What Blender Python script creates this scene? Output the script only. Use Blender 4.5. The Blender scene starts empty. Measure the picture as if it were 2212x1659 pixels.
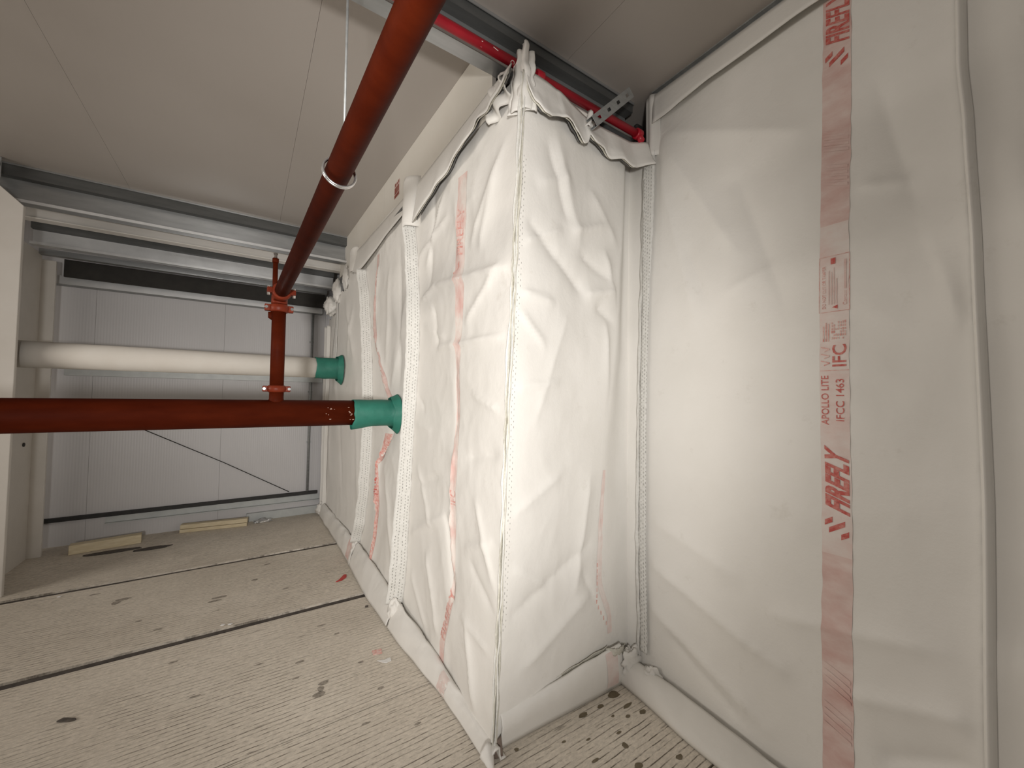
import bpy, bmesh, math, random
from mathutils import Vector, Matrix, noise
random.seed(7)
S = bpy.context.scene
COL = S.collection

# ------------------------------------------------------------------ camera
cam_d = bpy.data.cameras.new('camera'); cam = bpy.data.objects.new('camera', cam_d); COL.objects.link(cam)
FPX = 858.16
cam_d.sensor_fit = 'HORIZONTAL'; cam_d.sensor_width = 36.0
cam_d.lens = FPX / 2212.0 * 36.0
cam_d.clip_start = 0.02; cam_d.clip_end = 100
right = Vector((0.83154515, -0.55535604, 0.01059905))
down = Vector((0.02931592, 0.02482422, -0.9992619))
fwd = Vector((0.55468301, 0.8312421, 0.03692323))
m = Matrix.Identity(4)
for i in range(3):
    m[i][0] = right[i]; m[i][1] = -down[i]; m[i][2] = -fwd[i]
m[2][3] = 1.5
cam.matrix_world = m
S.camera = cam

# ------------------------------------------------------------------ world, lamps, exposure
w = bpy.data.worlds.new('world'); S.world = w; w.use_nodes = True
w.node_tree.nodes['Background'].inputs[0].default_value = (1.0, 0.955, 0.90, 1)
w.node_tree.nodes['Background'].inputs[1].default_value = 0.07

def aim(o, target):
    o.rotation_euler = (Vector(target) - o.location).to_track_quat('-Z', 'Y').to_euler()
def area(name, loc, target, sx, sy, energy, color):
    d = bpy.data.lights.new(name, 'AREA'); d.shape = 'RECTANGLE'; d.size = sx; d.size_y = sy; d.energy = energy; d.color = color
    o = bpy.data.objects.new(name, d); COL.objects.link(o); o.location = loc; aim(o, target); return o
# daylight-bright hall on the left of this bay, and an added, unseen fill lamp behind the viewer
area('hall_light', (-4.6, 2.6, 2.0), (1.0, 2.2, 1.3), 2.2, 1.5, 50, (1.0, 0.925, 0.83)).data.spread = math.radians(125)
area('rear_fill', (-1.9, -2.3, 2.3), (1.2, 1.5, 1.5), 1.6, 1.2, 14, (1.0, 0.94, 0.87))
# unseen spot added behind the viewer to brighten the corner
td = bpy.data.lights.new('corner_fill_spot', 'SPOT'); td.energy = 470; td.color = (1.0, 0.965, 0.92)
td.spot_size = math.radians(79); td.spot_blend = 1.0; td.shadow_soft_size = 0.12
to = bpy.data.objects.new('corner_fill_spot', td); COL.objects.link(to); to.location = (-0.60, -0.90, 1.35); aim(to, (0.45, 1.75, 1.62))

vs = S.view_settings
vs.view_transform = 'Standard'; vs.look = 'None'; vs.exposure = 0.0; vs.gamma = 1.0; vs.use_curve_mapping = False

# ------------------------------------------------------------------ materials
def new_mat(name, rough=0.6, metal=0.0):
    mt = bpy.data.materials.new(name); mt.use_nodes = True
    nt = mt.node_tree; b = nt.nodes['Principled BSDF']
    b.inputs['Roughness'].default_value = rough; b.inputs['Metallic'].default_value = metal
    return mt, nt, b
def coords(nt, scale=(1, 1, 1)):
    tc = nt.nodes.new('ShaderNodeTexCoord'); mp = nt.nodes.new('ShaderNodeMapping')
    mp.inputs['Scale'].default_value = scale
    nt.links.new(tc.outputs['Object'], mp.inputs['Vector']); return mp.outputs['Vector']
def noise_tex(nt, vec, scale, detail=3, rough=0.55):
    n = nt.nodes.new('ShaderNodeTexNoise'); n.inputs['Scale'].default_value = scale
    n.inputs['Detail'].default_value = detail; n.inputs['Roughness'].default_value = rough
    nt.links.new(vec, n.inputs['Vector']); return n.outputs['Fac']
def ramp(nt, fac, stops):
    r = nt.nodes.new('ShaderNodeValToRGB'); el = r.color_ramp.elements
    while len(el) < len(stops): el.new(0.5)
    for e, (p, c) in zip(el, stops):
        e.position = p; e.color = (c[0], c[1], c[2], 1) if not isinstance(c, (int, float)) else (c, c, c, 1)
    nt.links.new(fac, r.inputs['Fac']); return r.outputs['Color']
def mix(nt, fac, a, b, mode='MIX'):
    n = nt.nodes.new('ShaderNodeMix'); n.data_type = 'RGBA'; n.blend_type = mode
    for sock, v in ((n.inputs[0], fac), (n.inputs[6], a), (n.inputs[7], b)):
        if hasattr(v, 'is_output'): nt.links.new(v, sock)
        elif isinstance(v, (int, float)): sock.default_value = v
        else: sock.default_value = (*v, 1)
    return n.outputs[2]
def bump(nt, b, h, strength=0.3, dist=0.01):
    n = nt.nodes.new('ShaderNodeBump'); n.inputs['Strength'].default_value = strength; n.inputs['Distance'].default_value = dist
    nt.links.new(h, n.inputs['Height']); nt.links.new(n.outputs['Normal'], b.inputs['Normal'])
def mottled(name, c1, c2, rough, metal=0.0, scale=6, stretch=(1, 1, 1), bs=0.0, bscale=60, spec=None):
    mt, nt, b = new_mat(name, rough, metal)
    v = coords(nt, stretch)
    nt.links.new(ramp(nt, noise_tex(nt, v, scale, 4), [(0.3, c1), (0.7, c2)]), b.inputs['Base Color'])
    if bs: bump(nt, b, noise_tex(nt, v, bscale, 3), bs, 0.004)
    if spec is not None: b.inputs['Specular IOR Level'].default_value = spec
    return mt

def fabric(name, c1, c2):
    mt, nt, b = new_mat(name, 0.5)
    v = coords(nt)
    base = ramp(nt, noise_tex(nt, v, 1.7, 4), [(0.3, c1), (0.7, c2)])
    grime = ramp(nt, noise_tex(nt, v, 7.0, 6, 0.7), [(0.62, 0.0), (0.80, 0.35)])
    nt.links.new(mix(nt, grime, base, (0.50, 0.46, 0.40)), b.inputs['Base Color'])
    bump(nt, b, noise_tex(nt, v, 28, 5, 0.6), 0.25, 0.006)
    b.inputs['Specular IOR Level'].default_value = 0.35
    return mt
M = {}
M['fabric'] = fabric('coated_glass_cloth', (0.74, 0.72, 0.68), (0.80, 0.78, 0.745))
M['tape'] = mottled('woven_tape', (0.66, 0.65, 0.615), (0.76, 0.75, 0.72), 0.8, scale=60, bs=0.5, bscale=220, spec=0.2)
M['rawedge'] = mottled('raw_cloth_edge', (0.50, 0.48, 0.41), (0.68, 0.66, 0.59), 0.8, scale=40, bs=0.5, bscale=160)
M['stitch'] = mottled('stitch_thread', (0.24, 0.235, 0.22), (0.46, 0.45, 0.42), 0.9, scale=30)
M['flap_shade'] = mottled('dark_flap_shade', (0.10, 0.10, 0.10), (0.16, 0.155, 0.15), 0.8, scale=20)  # dark tone painted in as shade inside the head flap slits

def printed(name, ink, faded, lo_, hi_, stretch=(1, 1, 1), scale=14):
    mt, nt, b = new_mat(name, 0.55)
    v = coords(nt, stretch)
    n = noise_tex(nt, v, scale, 5, 0.65)
    nt.links.new(ramp(nt, n, [(lo_, ink), (hi_, faded)]), b.inputs['Base Color'])
    b.inputs['Specular IOR Level'].default_value = 0.3
    return mt
M['ink'] = printed('red_ink', (0.52, 0.09, 0.075), (0.66, 0.30, 0.26), 0.40, 0.70, scale=60)
M['ink_worn'] = printed('worn_red_ink', (0.66, 0.27, 0.23), (0.76, 0.58, 0.53), 0.35, 0.62, scale=50)
M['band'] = printed('smeared_pink_ink', (0.60, 0.37, 0.335), (0.745, 0.62, 0.575), 0.30, 0.70, (1, 1, 2.2), 5)
M['band_light'] = printed('light_pink_ink', (0.70, 0.53, 0.49), (0.76, 0.69, 0.65), 0.30, 0.62, (1, 1, 1.6), 6)
M['band_pale'] = printed('pale_pink_ink', (0.70, 0.45, 0.41), (0.78, 0.71, 0.66), 0.32, 0.60, (1, 1, 0.6), 9)

M['oxide'] = mottled('red_oxide_paint', (0.050, 0.0060, 0.0015), (0.074, 0.010, 0.0025), 0.6, scale=5, stretch=(1, 3, 3), bs=0.1, bscale=40, spec=0.05)
M['oxide_bright'] = mottled('orange_red_casting', (0.13, 0.017, 0.006), (0.18, 0.026, 0.009), 0.45, scale=20, bs=0.15, spec=0.2)
M['red'] = mottled('signal_red_paint', (0.38, 0.008, 0.022), (0.48, 0.014, 0.03), 0.35, scale=12)
M['galv'] = mottled('galvanised_steel', (0.34, 0.35, 0.355), (0.42, 0.43, 0.435), 0.30, 0.6, scale=9, stretch=(0.5, 3, 3))
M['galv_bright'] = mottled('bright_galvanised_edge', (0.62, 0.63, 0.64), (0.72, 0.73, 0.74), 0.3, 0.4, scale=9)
M['flange_shade'] = mottled('painted_flange_shade', (0.075, 0.077, 0.075), (0.105, 0.107, 0.105), 0.6, 0.2, scale=9, stretch=(0.5, 3, 3))  # dark colour painted in for the shade below purlin top flanges
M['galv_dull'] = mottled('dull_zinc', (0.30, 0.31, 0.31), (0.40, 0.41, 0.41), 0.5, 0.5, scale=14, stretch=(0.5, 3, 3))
M['galv_pale'] = mottled('pale_zinc_flashing', (0.44, 0.46, 0.46), (0.52, 0.54, 0.53), 0.5, 0.2, scale=10)
M['dark'] = mottled('dark_eaves_band', (0.022, 0.020, 0.018), (0.035, 0.032, 0.028), 0.8, scale=10)
M['black'] = mottled('painted_gap_dark', (0.012, 0.012, 0.012), (0.025, 0.024, 0.023), 0.6, scale=20)
M['white_paint'] = mottled('white_steel_paint', (0.66, 0.63, 0.585), (0.72, 0.69, 0.65), 0.45, scale=4)
M['cream'] = mottled('cream_fascia_board', (0.68, 0.645, 0.58), (0.72, 0.69, 0.63), 0.55, scale=3)
M['white_pipe'] = mottled('white_plastic_pipe', (0.74, 0.70, 0.645), (0.78, 0.75, 0.70), 0.65, scale=6, spec=0.15)
M['teal'] = mottled('teal_wrap', (0.016, 0.150, 0.108), (0.030, 0.205, 0.150), 0.6, scale=9, bs=0.5, bscale=30)
M['chrome'] = mottled('bright_zinc', (0.70, 0.70, 0.70), (0.85, 0.85, 0.85), 0.2, 0.9, scale=20)
M['timber'] = mottled('pale_timber', (0.62, 0.52, 0.34), (0.74, 0.65, 0.47), 0.7, scale=8, stretch=(1, 8, 8))
M['foil'] = mottled('crumpled_foil', (0.6, 0.6, 0.6), (0.85, 0.85, 0.85), 0.2, 0.8, scale=40, bs=0.8)
M['scrap_red'] = mottled('red_tape_scrap', (0.42, 0.02, 0.02), (0.55, 0.05, 0.04), 0.5, scale=30)
M['card'] = mottled('brown_board', (0.12, 0.085, 0.065), (0.22, 0.17, 0.14), 0.8, scale=20)
M['chalk'] = mottled('chalk_mark', (0.80, 0.62, 0.58), (0.9, 0.78, 0.74), 0.8, scale=60)
M['scuff'] = mottled('paint_scuff', (0.30, 0.17, 0.13), (0.48, 0.34, 0.28), 0.8, scale=90)
M['label_ink'] = mottled('brown_label_ink', (0.20, 0.045, 0.030), (0.28, 0.075, 0.05), 0.6, scale=60)
M['label_base'] = mottled('label_paper', (0.62, 0.47, 0.42), (0.70, 0.55, 0.50), 0.6, scale=60)
M['debris'] = mottled('dark_chip', (0.05, 0.045, 0.04), (0.12, 0.10, 0.085), 0.8, scale=60)
M['paper'] = mottled('white_scrap', (0.7, 0.69, 0.67), (0.82, 0.81, 0.79), 0.6, scale=60)

def ribbed_panel(name, c1, c2, axis, freq, amount):
    mt, nt, b = new_mat(name, 0.42)
    v = coords(nt)
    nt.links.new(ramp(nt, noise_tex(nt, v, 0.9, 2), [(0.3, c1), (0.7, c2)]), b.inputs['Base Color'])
    wv = nt.nodes.new('ShaderNodeTexWave'); wv.wave_type = 'BANDS'; wv.bands_direction = axis
    wv.inputs['Scale'].default_value = freq; nt.links.new(v, wv.inputs['Vector'])
    bump(nt, b, wv.outputs['Fac'], amount, 0.002)
    return mt
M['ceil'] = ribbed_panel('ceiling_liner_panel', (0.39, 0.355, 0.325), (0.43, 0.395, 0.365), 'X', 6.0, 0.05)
M['liner'] = ribbed_panel('wall_liner_panel', (0.55, 0.54, 0.545), (0.60, 0.59, 0.60), 'X', 14.0, 0.20)

def concrete():
    mt, nt, b = new_mat('ridged_concrete', 0.85)
    v = coords(nt)
    base = ramp(nt, noise_tex(nt, v, 1.3, 5, 0.6), [(0.30, (0.64, 0.585, 0.51)), (0.70, (0.78, 0.725, 0.645))])
    speck = ramp(nt, noise_tex(nt, coords(nt, (0.45, 1, 1)), 85, 6, 0.75), [(0.32, (0.74, 0.73, 0.72)), (0.62, (1.06, 1.05, 1.03))])
    c = mix(nt, 1.0, base, speck, 'MULTIPLY')
    # rows of broken grooves left by the screed, along x
    vr = coords(nt, (7.0, 60, 1)); dash = noise_tex(nt, vr, 1.0, 3, 0.6)
    wv = nt.nodes.new('ShaderNodeTexWave'); wv.wave_type = 'BANDS'; wv.bands_direction = 'Y'
    wv.inputs['Scale'].default_value = 11.5; wv.inputs['Distortion'].default_value = 1.0; wv.inputs['Detail'].default_value = 2
    wv.inputs['Detail Scale'].default_value = 1.5
    nt.links.new(coords(nt, (0.7, 1, 1)), wv.inputs['Vector'])
    wl = ramp(nt, wv.outputs['Fac'], [(0.90, 0.0), (0.98, 1.0)])
    patch = ramp(nt, noise_tex(nt, coords(nt, (5.0, 16, 1)), 1.6, 5, 0.75), [(0.42, 0.0), (0.58, 1.0)])
    wide = ramp(nt, noise_tex(nt, v, 0.75, 3, 0.5), [(0.34, 0.25), (0.56, 1.0)])
    patch = mix(nt, 1.0, patch, wide, 'MULTIPLY')
    dsh = mix(nt, 1.0, wl, patch, 'MULTIPLY')
    d2 = ramp(nt, dash, [(0.63, 0.0), (0.73, 0.6)])
    dd = mix(nt, 1.0, dsh, d2, 'LIGHTEN')
    c = mix(nt, dd, c, (0.17, 0.145, 0.118))
    # dark oily blotches
    bl = ramp(nt, noise_tex(nt, coords(nt, (5.5, 9, 1)), 1.0, 5, 0.62), [(0.67, 0.0), (0.78, 0.75)])
    c = mix(nt, bl, c, (0.125, 0.105, 0.075))
    nt.links.new(c, b.inputs['Base Color'])
    inv = nt.nodes.new('ShaderNodeInvert'); nt.links.new(dd, inv.inputs['Color'])
    bump(nt, b, mix(nt, 0.35, inv.outputs['Color'], noise_tex(nt, v, 60, 4)), 0.5, 0.006)
    b.inputs['Specular IOR Level'].default_value = 0.2
    return mt
M['concrete'] = concrete()
M['joint'] = mottled('dark_joint_grout', (0.05, 0.042, 0.037), (0.10, 0.085, 0.075), 0.9, scale=25)

# ------------------------------------------------------------------ builders
def tag(o, label=None, cat=None, group=None, kind=None):
    if label: o['label'] = label
    if cat: o['category'] = cat
    if group: o['group'] = group
    if kind: o['kind'] = kind
    return o
def empty(name, loc=(0, 0, 0), **k):
    o = bpy.data.objects.new(name, None); o.location = loc; o.empty_display_size = 0.1; COL.objects.link(o)
    return tag(o, **k)
class MB:
    def __init__(s): s.v = []; s.f = []; s.sm = []
    def add(s, verts, faces, smooth=False):
        n = len(s.v); s.v += [tuple(p) for p in verts]
        for f in faces: s.f.append(tuple(i + n for i in f)); s.sm.append(smooth)
        return s
    def box(s, a, b):
        x0, y0, z0 = a; x1, y1, z1 = b
        return s.add([(x0, y0, z0), (x1, y0, z0), (x1, y1, z0), (x0, y1, z0), (x0, y0, z1), (x1, y0, z1), (x1, y1, z1), (x0, y1, z1)],
                     [(0, 3, 2, 1), (4, 5, 6, 7), (0, 1, 5, 4), (1, 2, 6, 5), (2, 3, 7, 6), (3, 0, 4, 7)])
    def obox(s, c, ax, ay, az):
        c = Vector(c); ax = Vector(ax); ay = Vector(ay); az = Vector(az)
        P = [c + i * ax + j * ay + k * az for k in (-1, 1) for i, j in ((-1, -1), (1, -1), (1, 1), (-1, 1))]
        return s.add(P, [(0, 3, 2, 1), (4, 5, 6, 7), (0, 1, 5, 4), (1, 2, 6, 5), (2, 3, 7, 6), (3, 0, 4, 7)])
    def tube(s, pts, r, seg=20, caps=True):
        pts = [Vector(p) for p in pts]; rs = r if isinstance(r, (list, tuple)) else [r] * len(pts)
        V = []; F = []; prev = None
        for i, p in enumerate(pts):
            t = (pts[min(i + 1, len(pts) - 1)] - pts[max(i - 1, 0)]).normalized()
            if prev is None:
                a = t.orthogonal().normalized()
            else:
                a = (prev - t * prev.dot(t)).normalized()
            prev = a; b = t.cross(a)
            for k in range(seg):
                an = 2 * math.pi * k / seg
                V.append(p + rs[i] * (math.cos(an) * a + math.sin(an) * b))
        for i in range(len(pts) - 1):
            for k in range(seg):
                k2 = (k + 1) % seg
                F.append((i * seg + k, i * seg + k2, (i + 1) * seg + k2, (i + 1) * seg + k))
        s.add(V, F, True)
        if caps:
            n = len(s.v) - len(V)
            s.f.append(tuple(n + k for k in reversed(range(seg)))); s.sm.append(False)
            e = n + (len(pts) - 1) * seg
            s.f.append(tuple(e + k for k in range(seg))); s.sm.append(False)
        return s
    def ring(s, c, axis, R, r, seg=32, sec=8, a0=0, a1=2 * math.pi):
        c = Vector(c); t = Vector(axis).normalized(); a = t.orthogonal().normalized(); b = t.cross(a)
        full = abs(a1 - a0 - 2 * math.pi) < 1e-6
        n = seg if full else seg + 1
        pts = []
        V = []; F = []
        for i in range(n):
            an = a0 + (a1 - a0) * i / seg; d = math.cos(an) * a + math.sin(an) * b
            for k in range(sec):
                q = 2 * math.pi * k / sec
                V.append(c + d * (R + r * math.cos(q)) + t * r * math.sin(q))
        for i in range(seg):
            j = (i + 1) % n
            for k in range(sec):
                k2 = (k + 1) % sec
                F.append((i * sec + k, j * sec + k, j * sec + k2, i * sec + k2))
        return s.add(V, F, True)
    def sweep(s, prof, p0, p1, u, v, smooth=False):
        # prof: closed polygon in (u,v), extruded from p0 to p1
        p0 = Vector(p0); p1 = Vector(p1); u = Vector(u); v = Vector(v); n = len(prof)
        V = [p + a * u + b * v for p in (p0, p1) for a, b in prof]
        F = [(i, (i + 1) % n, n + (i + 1) % n, n + i) for i in range(n)] + [tuple(reversed(range(n))), tuple(range(n, 2 * n))]
        return s.add(V, F, smooth)
    def grid(s, P, nu, nv, smooth=True):
        V = [P(i / nu, j / nv) for j in range(nv + 1) for i in range(nu + 1)]
        F = [(j * (nu + 1) + i, j * (nu + 1) + i + 1, (j + 1) * (nu + 1) + i + 1, (j + 1) * (nu + 1) + i) for j in range(nv) for i in range(nu)]
        return s.add(V, F, smooth)
    def build(s, name, mat, parent=None, solid=0.0, bevel=0.0, subd=0):
        me = bpy.data.meshes.new(name); me.from_pydata(s.v, [], s.f)
        bm = bmesh.new(); bm.from_mesh(me); bmesh.ops.recalc_face_normals(bm, faces=bm.faces) if not solid else None
        bm.to_mesh(me); bm.free()
        me.polygons.foreach_set('use_smooth', s.sm); me.update()
        me.materials.append(mat)
        o = bpy.data.objects.new(name, me); COL.objects.link(o)
        if parent is not None:
            o.parent = parent; o.matrix_parent_inverse = Matrix.Translation(parent.location).inverted() if parent.type == 'EMPTY' else Matrix.Identity(4)
        if solid:
            md = o.modifiers.new('thick', 'SOLIDIFY'); md.thickness = solid; md.offset = 0
        if bevel:
            md = o.modifiers.new('bevel', 'BEVEL'); md.width = bevel; md.segments = 2; md.limit_method = 'ANGLE'
        return o
def nz(x, y=0.0, z=0.0): return noise.noise(Vector((x, y, z)))
def lerp_path(path, t):
    # path: list of (t, value...) sorted by t; smooth-ish linear interpolation
    if t <= path[0][0]: return path[0][1:] if len(path[0]) > 2 else path[0][1]
    for a, b in zip(path, path[1:]):
        if t <= b[0]:
            k = (t - a[0]) / (b[0] - a[0]); k = k * k * (3 - 2 * k) * 0.5 + k * 0.5
            if len(a) > 2: return tuple(x + (y - x) * k for x, y in zip(a[1:], b[1:]))
            return a[1] + (b[1] - a[1]) * k
    return path[-1][1:] if len(path[-1]) > 2 else path[-1][1]

CEIL = 3.28

# ================================================================== THE SETTING
# floor: dark grout bed, precast planks each an object
fl = MB().box((-7, -4, -0.30), (2.3, 6.2, -0.014)).build('floor', M['joint']); tag(fl, 'grey concrete floor of long precast planks with dark joints', 'floor', kind='structure')
joints = [(-4.0, 0.0), (-2.6, 0.012), (-1.4, 0.05), (-0.26, 0.02), (0.94, 0.010), (2.02, 0.009), (3.175, 0.072), (4.43, 0.070), (6.0, 0.0)]
for (y0, g0), (y1, g1) in zip(joints, joints[1:]):
    mb = MB()
    a = y0 + g0 / 2; b = y1 - g1 / 2; n = 60
    # slightly ragged long edges
    P = lambda u, v: (-7 + 9.2 * u, a + (b - a) * v + (0.004 * nz((-7 + 9.2 * u) * 5, v * 9 + a * 3)), 0.0)
    mb.grid(P, 90, 1, False)
    V0 = len(mb.v)
    top = mb.v[:]
    mb.add([(x, y, -0.0135) for x, y, z in top[:91]] + [(x, y, 0) for x, y, z in top[:91]], [(i, i + 1, 92 + i, 91 + i) for i in range(90)])
    mb.add([(x, y, -0.0135) for x, y, z in top[91:]] + [(x, y, 0) for x, y, z in top[91:]], [(i, i + 1, 92 + i, 91 + i) for i in range(90)])
    mb.build('floor_plank', M['concrete'], fl)

# ceiling: liner panels with butt joints running in depth
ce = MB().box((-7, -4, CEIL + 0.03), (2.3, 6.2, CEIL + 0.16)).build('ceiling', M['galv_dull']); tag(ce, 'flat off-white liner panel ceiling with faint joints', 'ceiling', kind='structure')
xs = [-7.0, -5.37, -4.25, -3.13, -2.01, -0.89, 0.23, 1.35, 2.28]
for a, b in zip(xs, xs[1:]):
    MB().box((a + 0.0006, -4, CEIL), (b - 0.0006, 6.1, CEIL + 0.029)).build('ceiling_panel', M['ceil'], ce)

# back wall: liner panels
wb = MB().box((-7, 5.80, 0), (2.3, 5.95, CEIL)).build('wall_back', M['galv_dull']); tag(wb, 'far wall of pale vertical liner panels', 'wall', kind='structure')
xw = [-7, -5.63, -4.55, -3.47, -2.39, -1.315, -0.237, 0.842, 1.92]
for a, b in zip(xw, xw[1:]):
    MB().box((a + 0.0008, 5.765, 0.0), (b - 0.0008, 5.799, CEIL - 0.01)).build('wall_panel', M['liner'], wb)
wr = MB().box((2.20, -4, 0), (2.3, 5.79, CEIL)).build('wall_right', M['galv_dull']); tag(wr, 'hidden wall behind the white fire curtain', 'wall', kind='structure')
# black sealant line and zinc base flashing along the foot of the far wall
t1 = MB().box((-4, 5.725, 0.245), (0.80, 5.764, 0.285)).build('trim_1', M['black'], bevel=0.004); tag(t1, 'black sill line low on the far wall', 'trim', kind='structure')
t2 = MB().sweep([(0, 0), (0.045, 0), (0.045, 0.006), (0.006, 0.006), (0.006, 0.07), (0, 0.07)], (-1.17, 5.764, 0.175), (0.83, 5.764, 0.165), (0, -1, 0), (0, 0, 1)).build('trim_2', M['galv_pale']); tag(t2, 'pale zinc flashing strip below the black sill line', 'trim', kind='structure')
t3 = MB().box((0.04, 5.715, 0.0), (0.85, 5.764, 0.095)).build('trim_3', M['galv_pale'], bevel=0.003); tag(t3, 'pale zinc kerb at the foot of the far wall', 'trim', kind='structure')
t4 = MB().sweep([(0, 0), (0.028, 0), (0.028, -0.006), (0.006, -0.006), (0.006, -0.024), (0, -0.024)], (1.925, 1.42, CEIL), (1.925, -3.0, CEIL), (-1, 0, 0), (0, 0, 1)).build('trim_4', M['galv_dull']); tag(t4, 'grey metal edge trim where ceiling meets right curtain', 'trim', kind='structure')

# ================================================================== STEELWORK
def c_section(name, y, z0, z1, x0, x1, depth, lip, label, mat, strip, th=0.004, group=None):
    """C purlin open towards -y: web at y+depth."""
    root = empty(name, ((x0 + x1) / 2, y, z0)); tag(root, label, 'beam', group)
    MB().box((x0, y + depth - th, z0), (x1, y + depth, z1)).build('web', mat, root)
    MB().box((x0, y, z1 - th), (x1, y + depth - th, z1)).build('top_flange', mat, root)
    MB().box((x0, y, z0), (x1, y + depth - th, z0 + th)).build('bottom_flange', mat, root)
    MB().box((x0, y, z0 + th), (x1, y + th, z0 + lip)).build('bottom_lip', M['galv_bright'], root)
    MB().box((x0, y + 0.012, z1 - strip), (x1, y + depth - th - 0.001, z1 - th - 0.001)).build('shade_strip', M['flange_shade'], root)  # dark strip standing in for shade under the top flange
    MB().box((x0, y, z1 - 0.014), (x1, y + th, z1 - th)).build('top_lip', mat, root)
    return root
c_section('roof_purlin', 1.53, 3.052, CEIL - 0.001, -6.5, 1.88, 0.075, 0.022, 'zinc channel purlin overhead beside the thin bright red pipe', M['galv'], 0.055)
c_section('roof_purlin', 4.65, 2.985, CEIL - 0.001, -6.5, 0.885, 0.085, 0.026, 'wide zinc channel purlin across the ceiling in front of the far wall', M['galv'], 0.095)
c_section('eaves_rail', 5.20, 2.815, 3.06, -1.62, 0.845, 0.07, 0.022, 'shiny zinc channel rail between white beam and dark eaves band', M['galv_bright'], 0.10)
ang = empty('eaves_angle', (0, 5.4, 2.75)); tag(ang, 'thin zinc angle right above the dark eaves band', 'beam')
MB().box((-1.62, 5.395, 2.785), (0.80, 5.40, 2.835)).build('upright_leg', M['galv'], ang)
MB().box((-1.62, 5.40, 2.785), (0.80, 5.46, 2.790)).build('flat_leg', M['galv_dull'], ang)
db = MB().box((-1.50, 5.55, 2.63), (0.80, 5.575, 2.80)).build('eaves_band', M['dark'], bevel=0.003); tag(db, 'dark brown-black band high on the far wall above a bright rail', 'board')  # flat dark band across the space above the rail
rl = empty('wall_rail', (-0.3, 5.7, 2.55)); tag(rl, 'bright zinc rail along the top of the far wall panels', 'rail')
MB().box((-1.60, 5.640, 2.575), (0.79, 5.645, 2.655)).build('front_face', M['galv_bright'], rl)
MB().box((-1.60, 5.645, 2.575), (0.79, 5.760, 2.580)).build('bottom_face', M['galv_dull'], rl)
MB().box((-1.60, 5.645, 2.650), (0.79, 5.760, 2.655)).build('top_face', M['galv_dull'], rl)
rl = empty('wall_rail', (-0.3, 5.7, 1.68)); tag(rl, 'dull grey rail on the far wall just below the white pipe', 'rail')
MB().box((-1.50, 5.690, 1.685), (0.82, 5.696, 1.765)).build('front_face', M['galv_pale'], rl)
MB().box((-1.50, 5.697, 1.685), (0.82, 5.762, 1.690)).build('bottom_face', M['galv_dull'], rl)
wbm = empty('white_tie_beam', (-0.3, 5.0, 2.84)); tag(wbm, 'white painted steel beam between the wide purlin and shiny rail', 'beam')
MB().box((-1.60, 4.93, 2.962), (0.875, 5.03, 2.972)).build('bottom_flange', M['white_paint'], wbm, bevel=0.002)
MB().box((-1.60, 4.975, 2.973), (0.875, 4.985, 3.24)).build('web', M['white_paint'], wbm)
MB().box((-1.60, 4.93, 3.241), (0.875, 5.03, 3.25)).build('top_flange', M['white_paint'], wbm, bevel=0.002)
br = empty('purlin_cleat', (-1.56, 4.56, 3.2)); tag(br, 'small dark bolted cleat at the ceiling edge, far left', 'bracket')
MB().box((-1.66, 4.575, 3.12), (-1.585, 4.585, 3.278)).build('plate', M['galv_dull'], br, bevel=0.002)
MB().tube([(-1.605, 4.574, 3.22), (-1.605, 4.555, 3.22)], 0.016, 8).build('bolt', M['black'], br)

col = empty('steel_column', (-1.63, 5.0, 0)); tag(col, 'white painted steel I-section column at the left edge', 'column')
fx0, fx1 = -1.80, -1.455
MB().add([(fx0, 4.55, 0), (fx1, 4.55, 0), (fx1, 4.55, 2.93), (fx1 - 0.12, 4.55, 3.05), (fx0, 4.55, 3.22),
          (fx0, 4.585, 0), (fx1, 4.585, 0), (fx1, 4.585, 2.93), (fx1 - 0.12, 4.585, 3.05), (fx0, 4.585, 3.22)],
         [(0, 1, 2, 3, 4), (9, 8, 7, 6, 5), (0, 5, 6, 1), (1, 6, 7, 2), (2, 7, 8, 3), (3, 8, 9, 4), (4, 9, 5, 0)]).build('front_flange', M['white_paint'], col, bevel=0.003)
MB().box((-1.80, 5.47, 0), (-1.528, 5.50, 2.75)).build('rear_flange', M['white_paint'], col, bevel=0.003)
MB().box((-1.64, 4.586, 0), (-1.62, 5.469, 2.80)).build('web', M['white_paint'], col)
MB().tube([(-1.619, 5.30, 1.05), (-1.612, 5.30, 1.05)], 0.018, 8).build('bolt_hole', M['black'], col)

cd = empty('vertical_conduit', (0.68, 5.72, 0.28)); tag(cd, 'thin grey vertical conduit on the far wall beside the curtain edge', 'conduit')
MB().tube([(0.682, 5.735, 0.287), (0.690, 5.735, 2.572)], 0.015, 10).build('tube', M['galv_dull'], cd)
for z in (0.9, 1.55, 2.2):
    MB().box((0.66, 5.748, z), (0.71, 5.763, z + 0.02)).build('clip', M['galv_dull'], cd)
wi = MB().tube([(-0.94, 5.745, 1.146), (-0.2, 5.745, 0.72), (0.479, 5.745, 0.30)], 0.0045, 6).build('brace_wire', M['black']); tag(wi, 'thin dark wire running diagonally down the far wall', 'wire')

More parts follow.
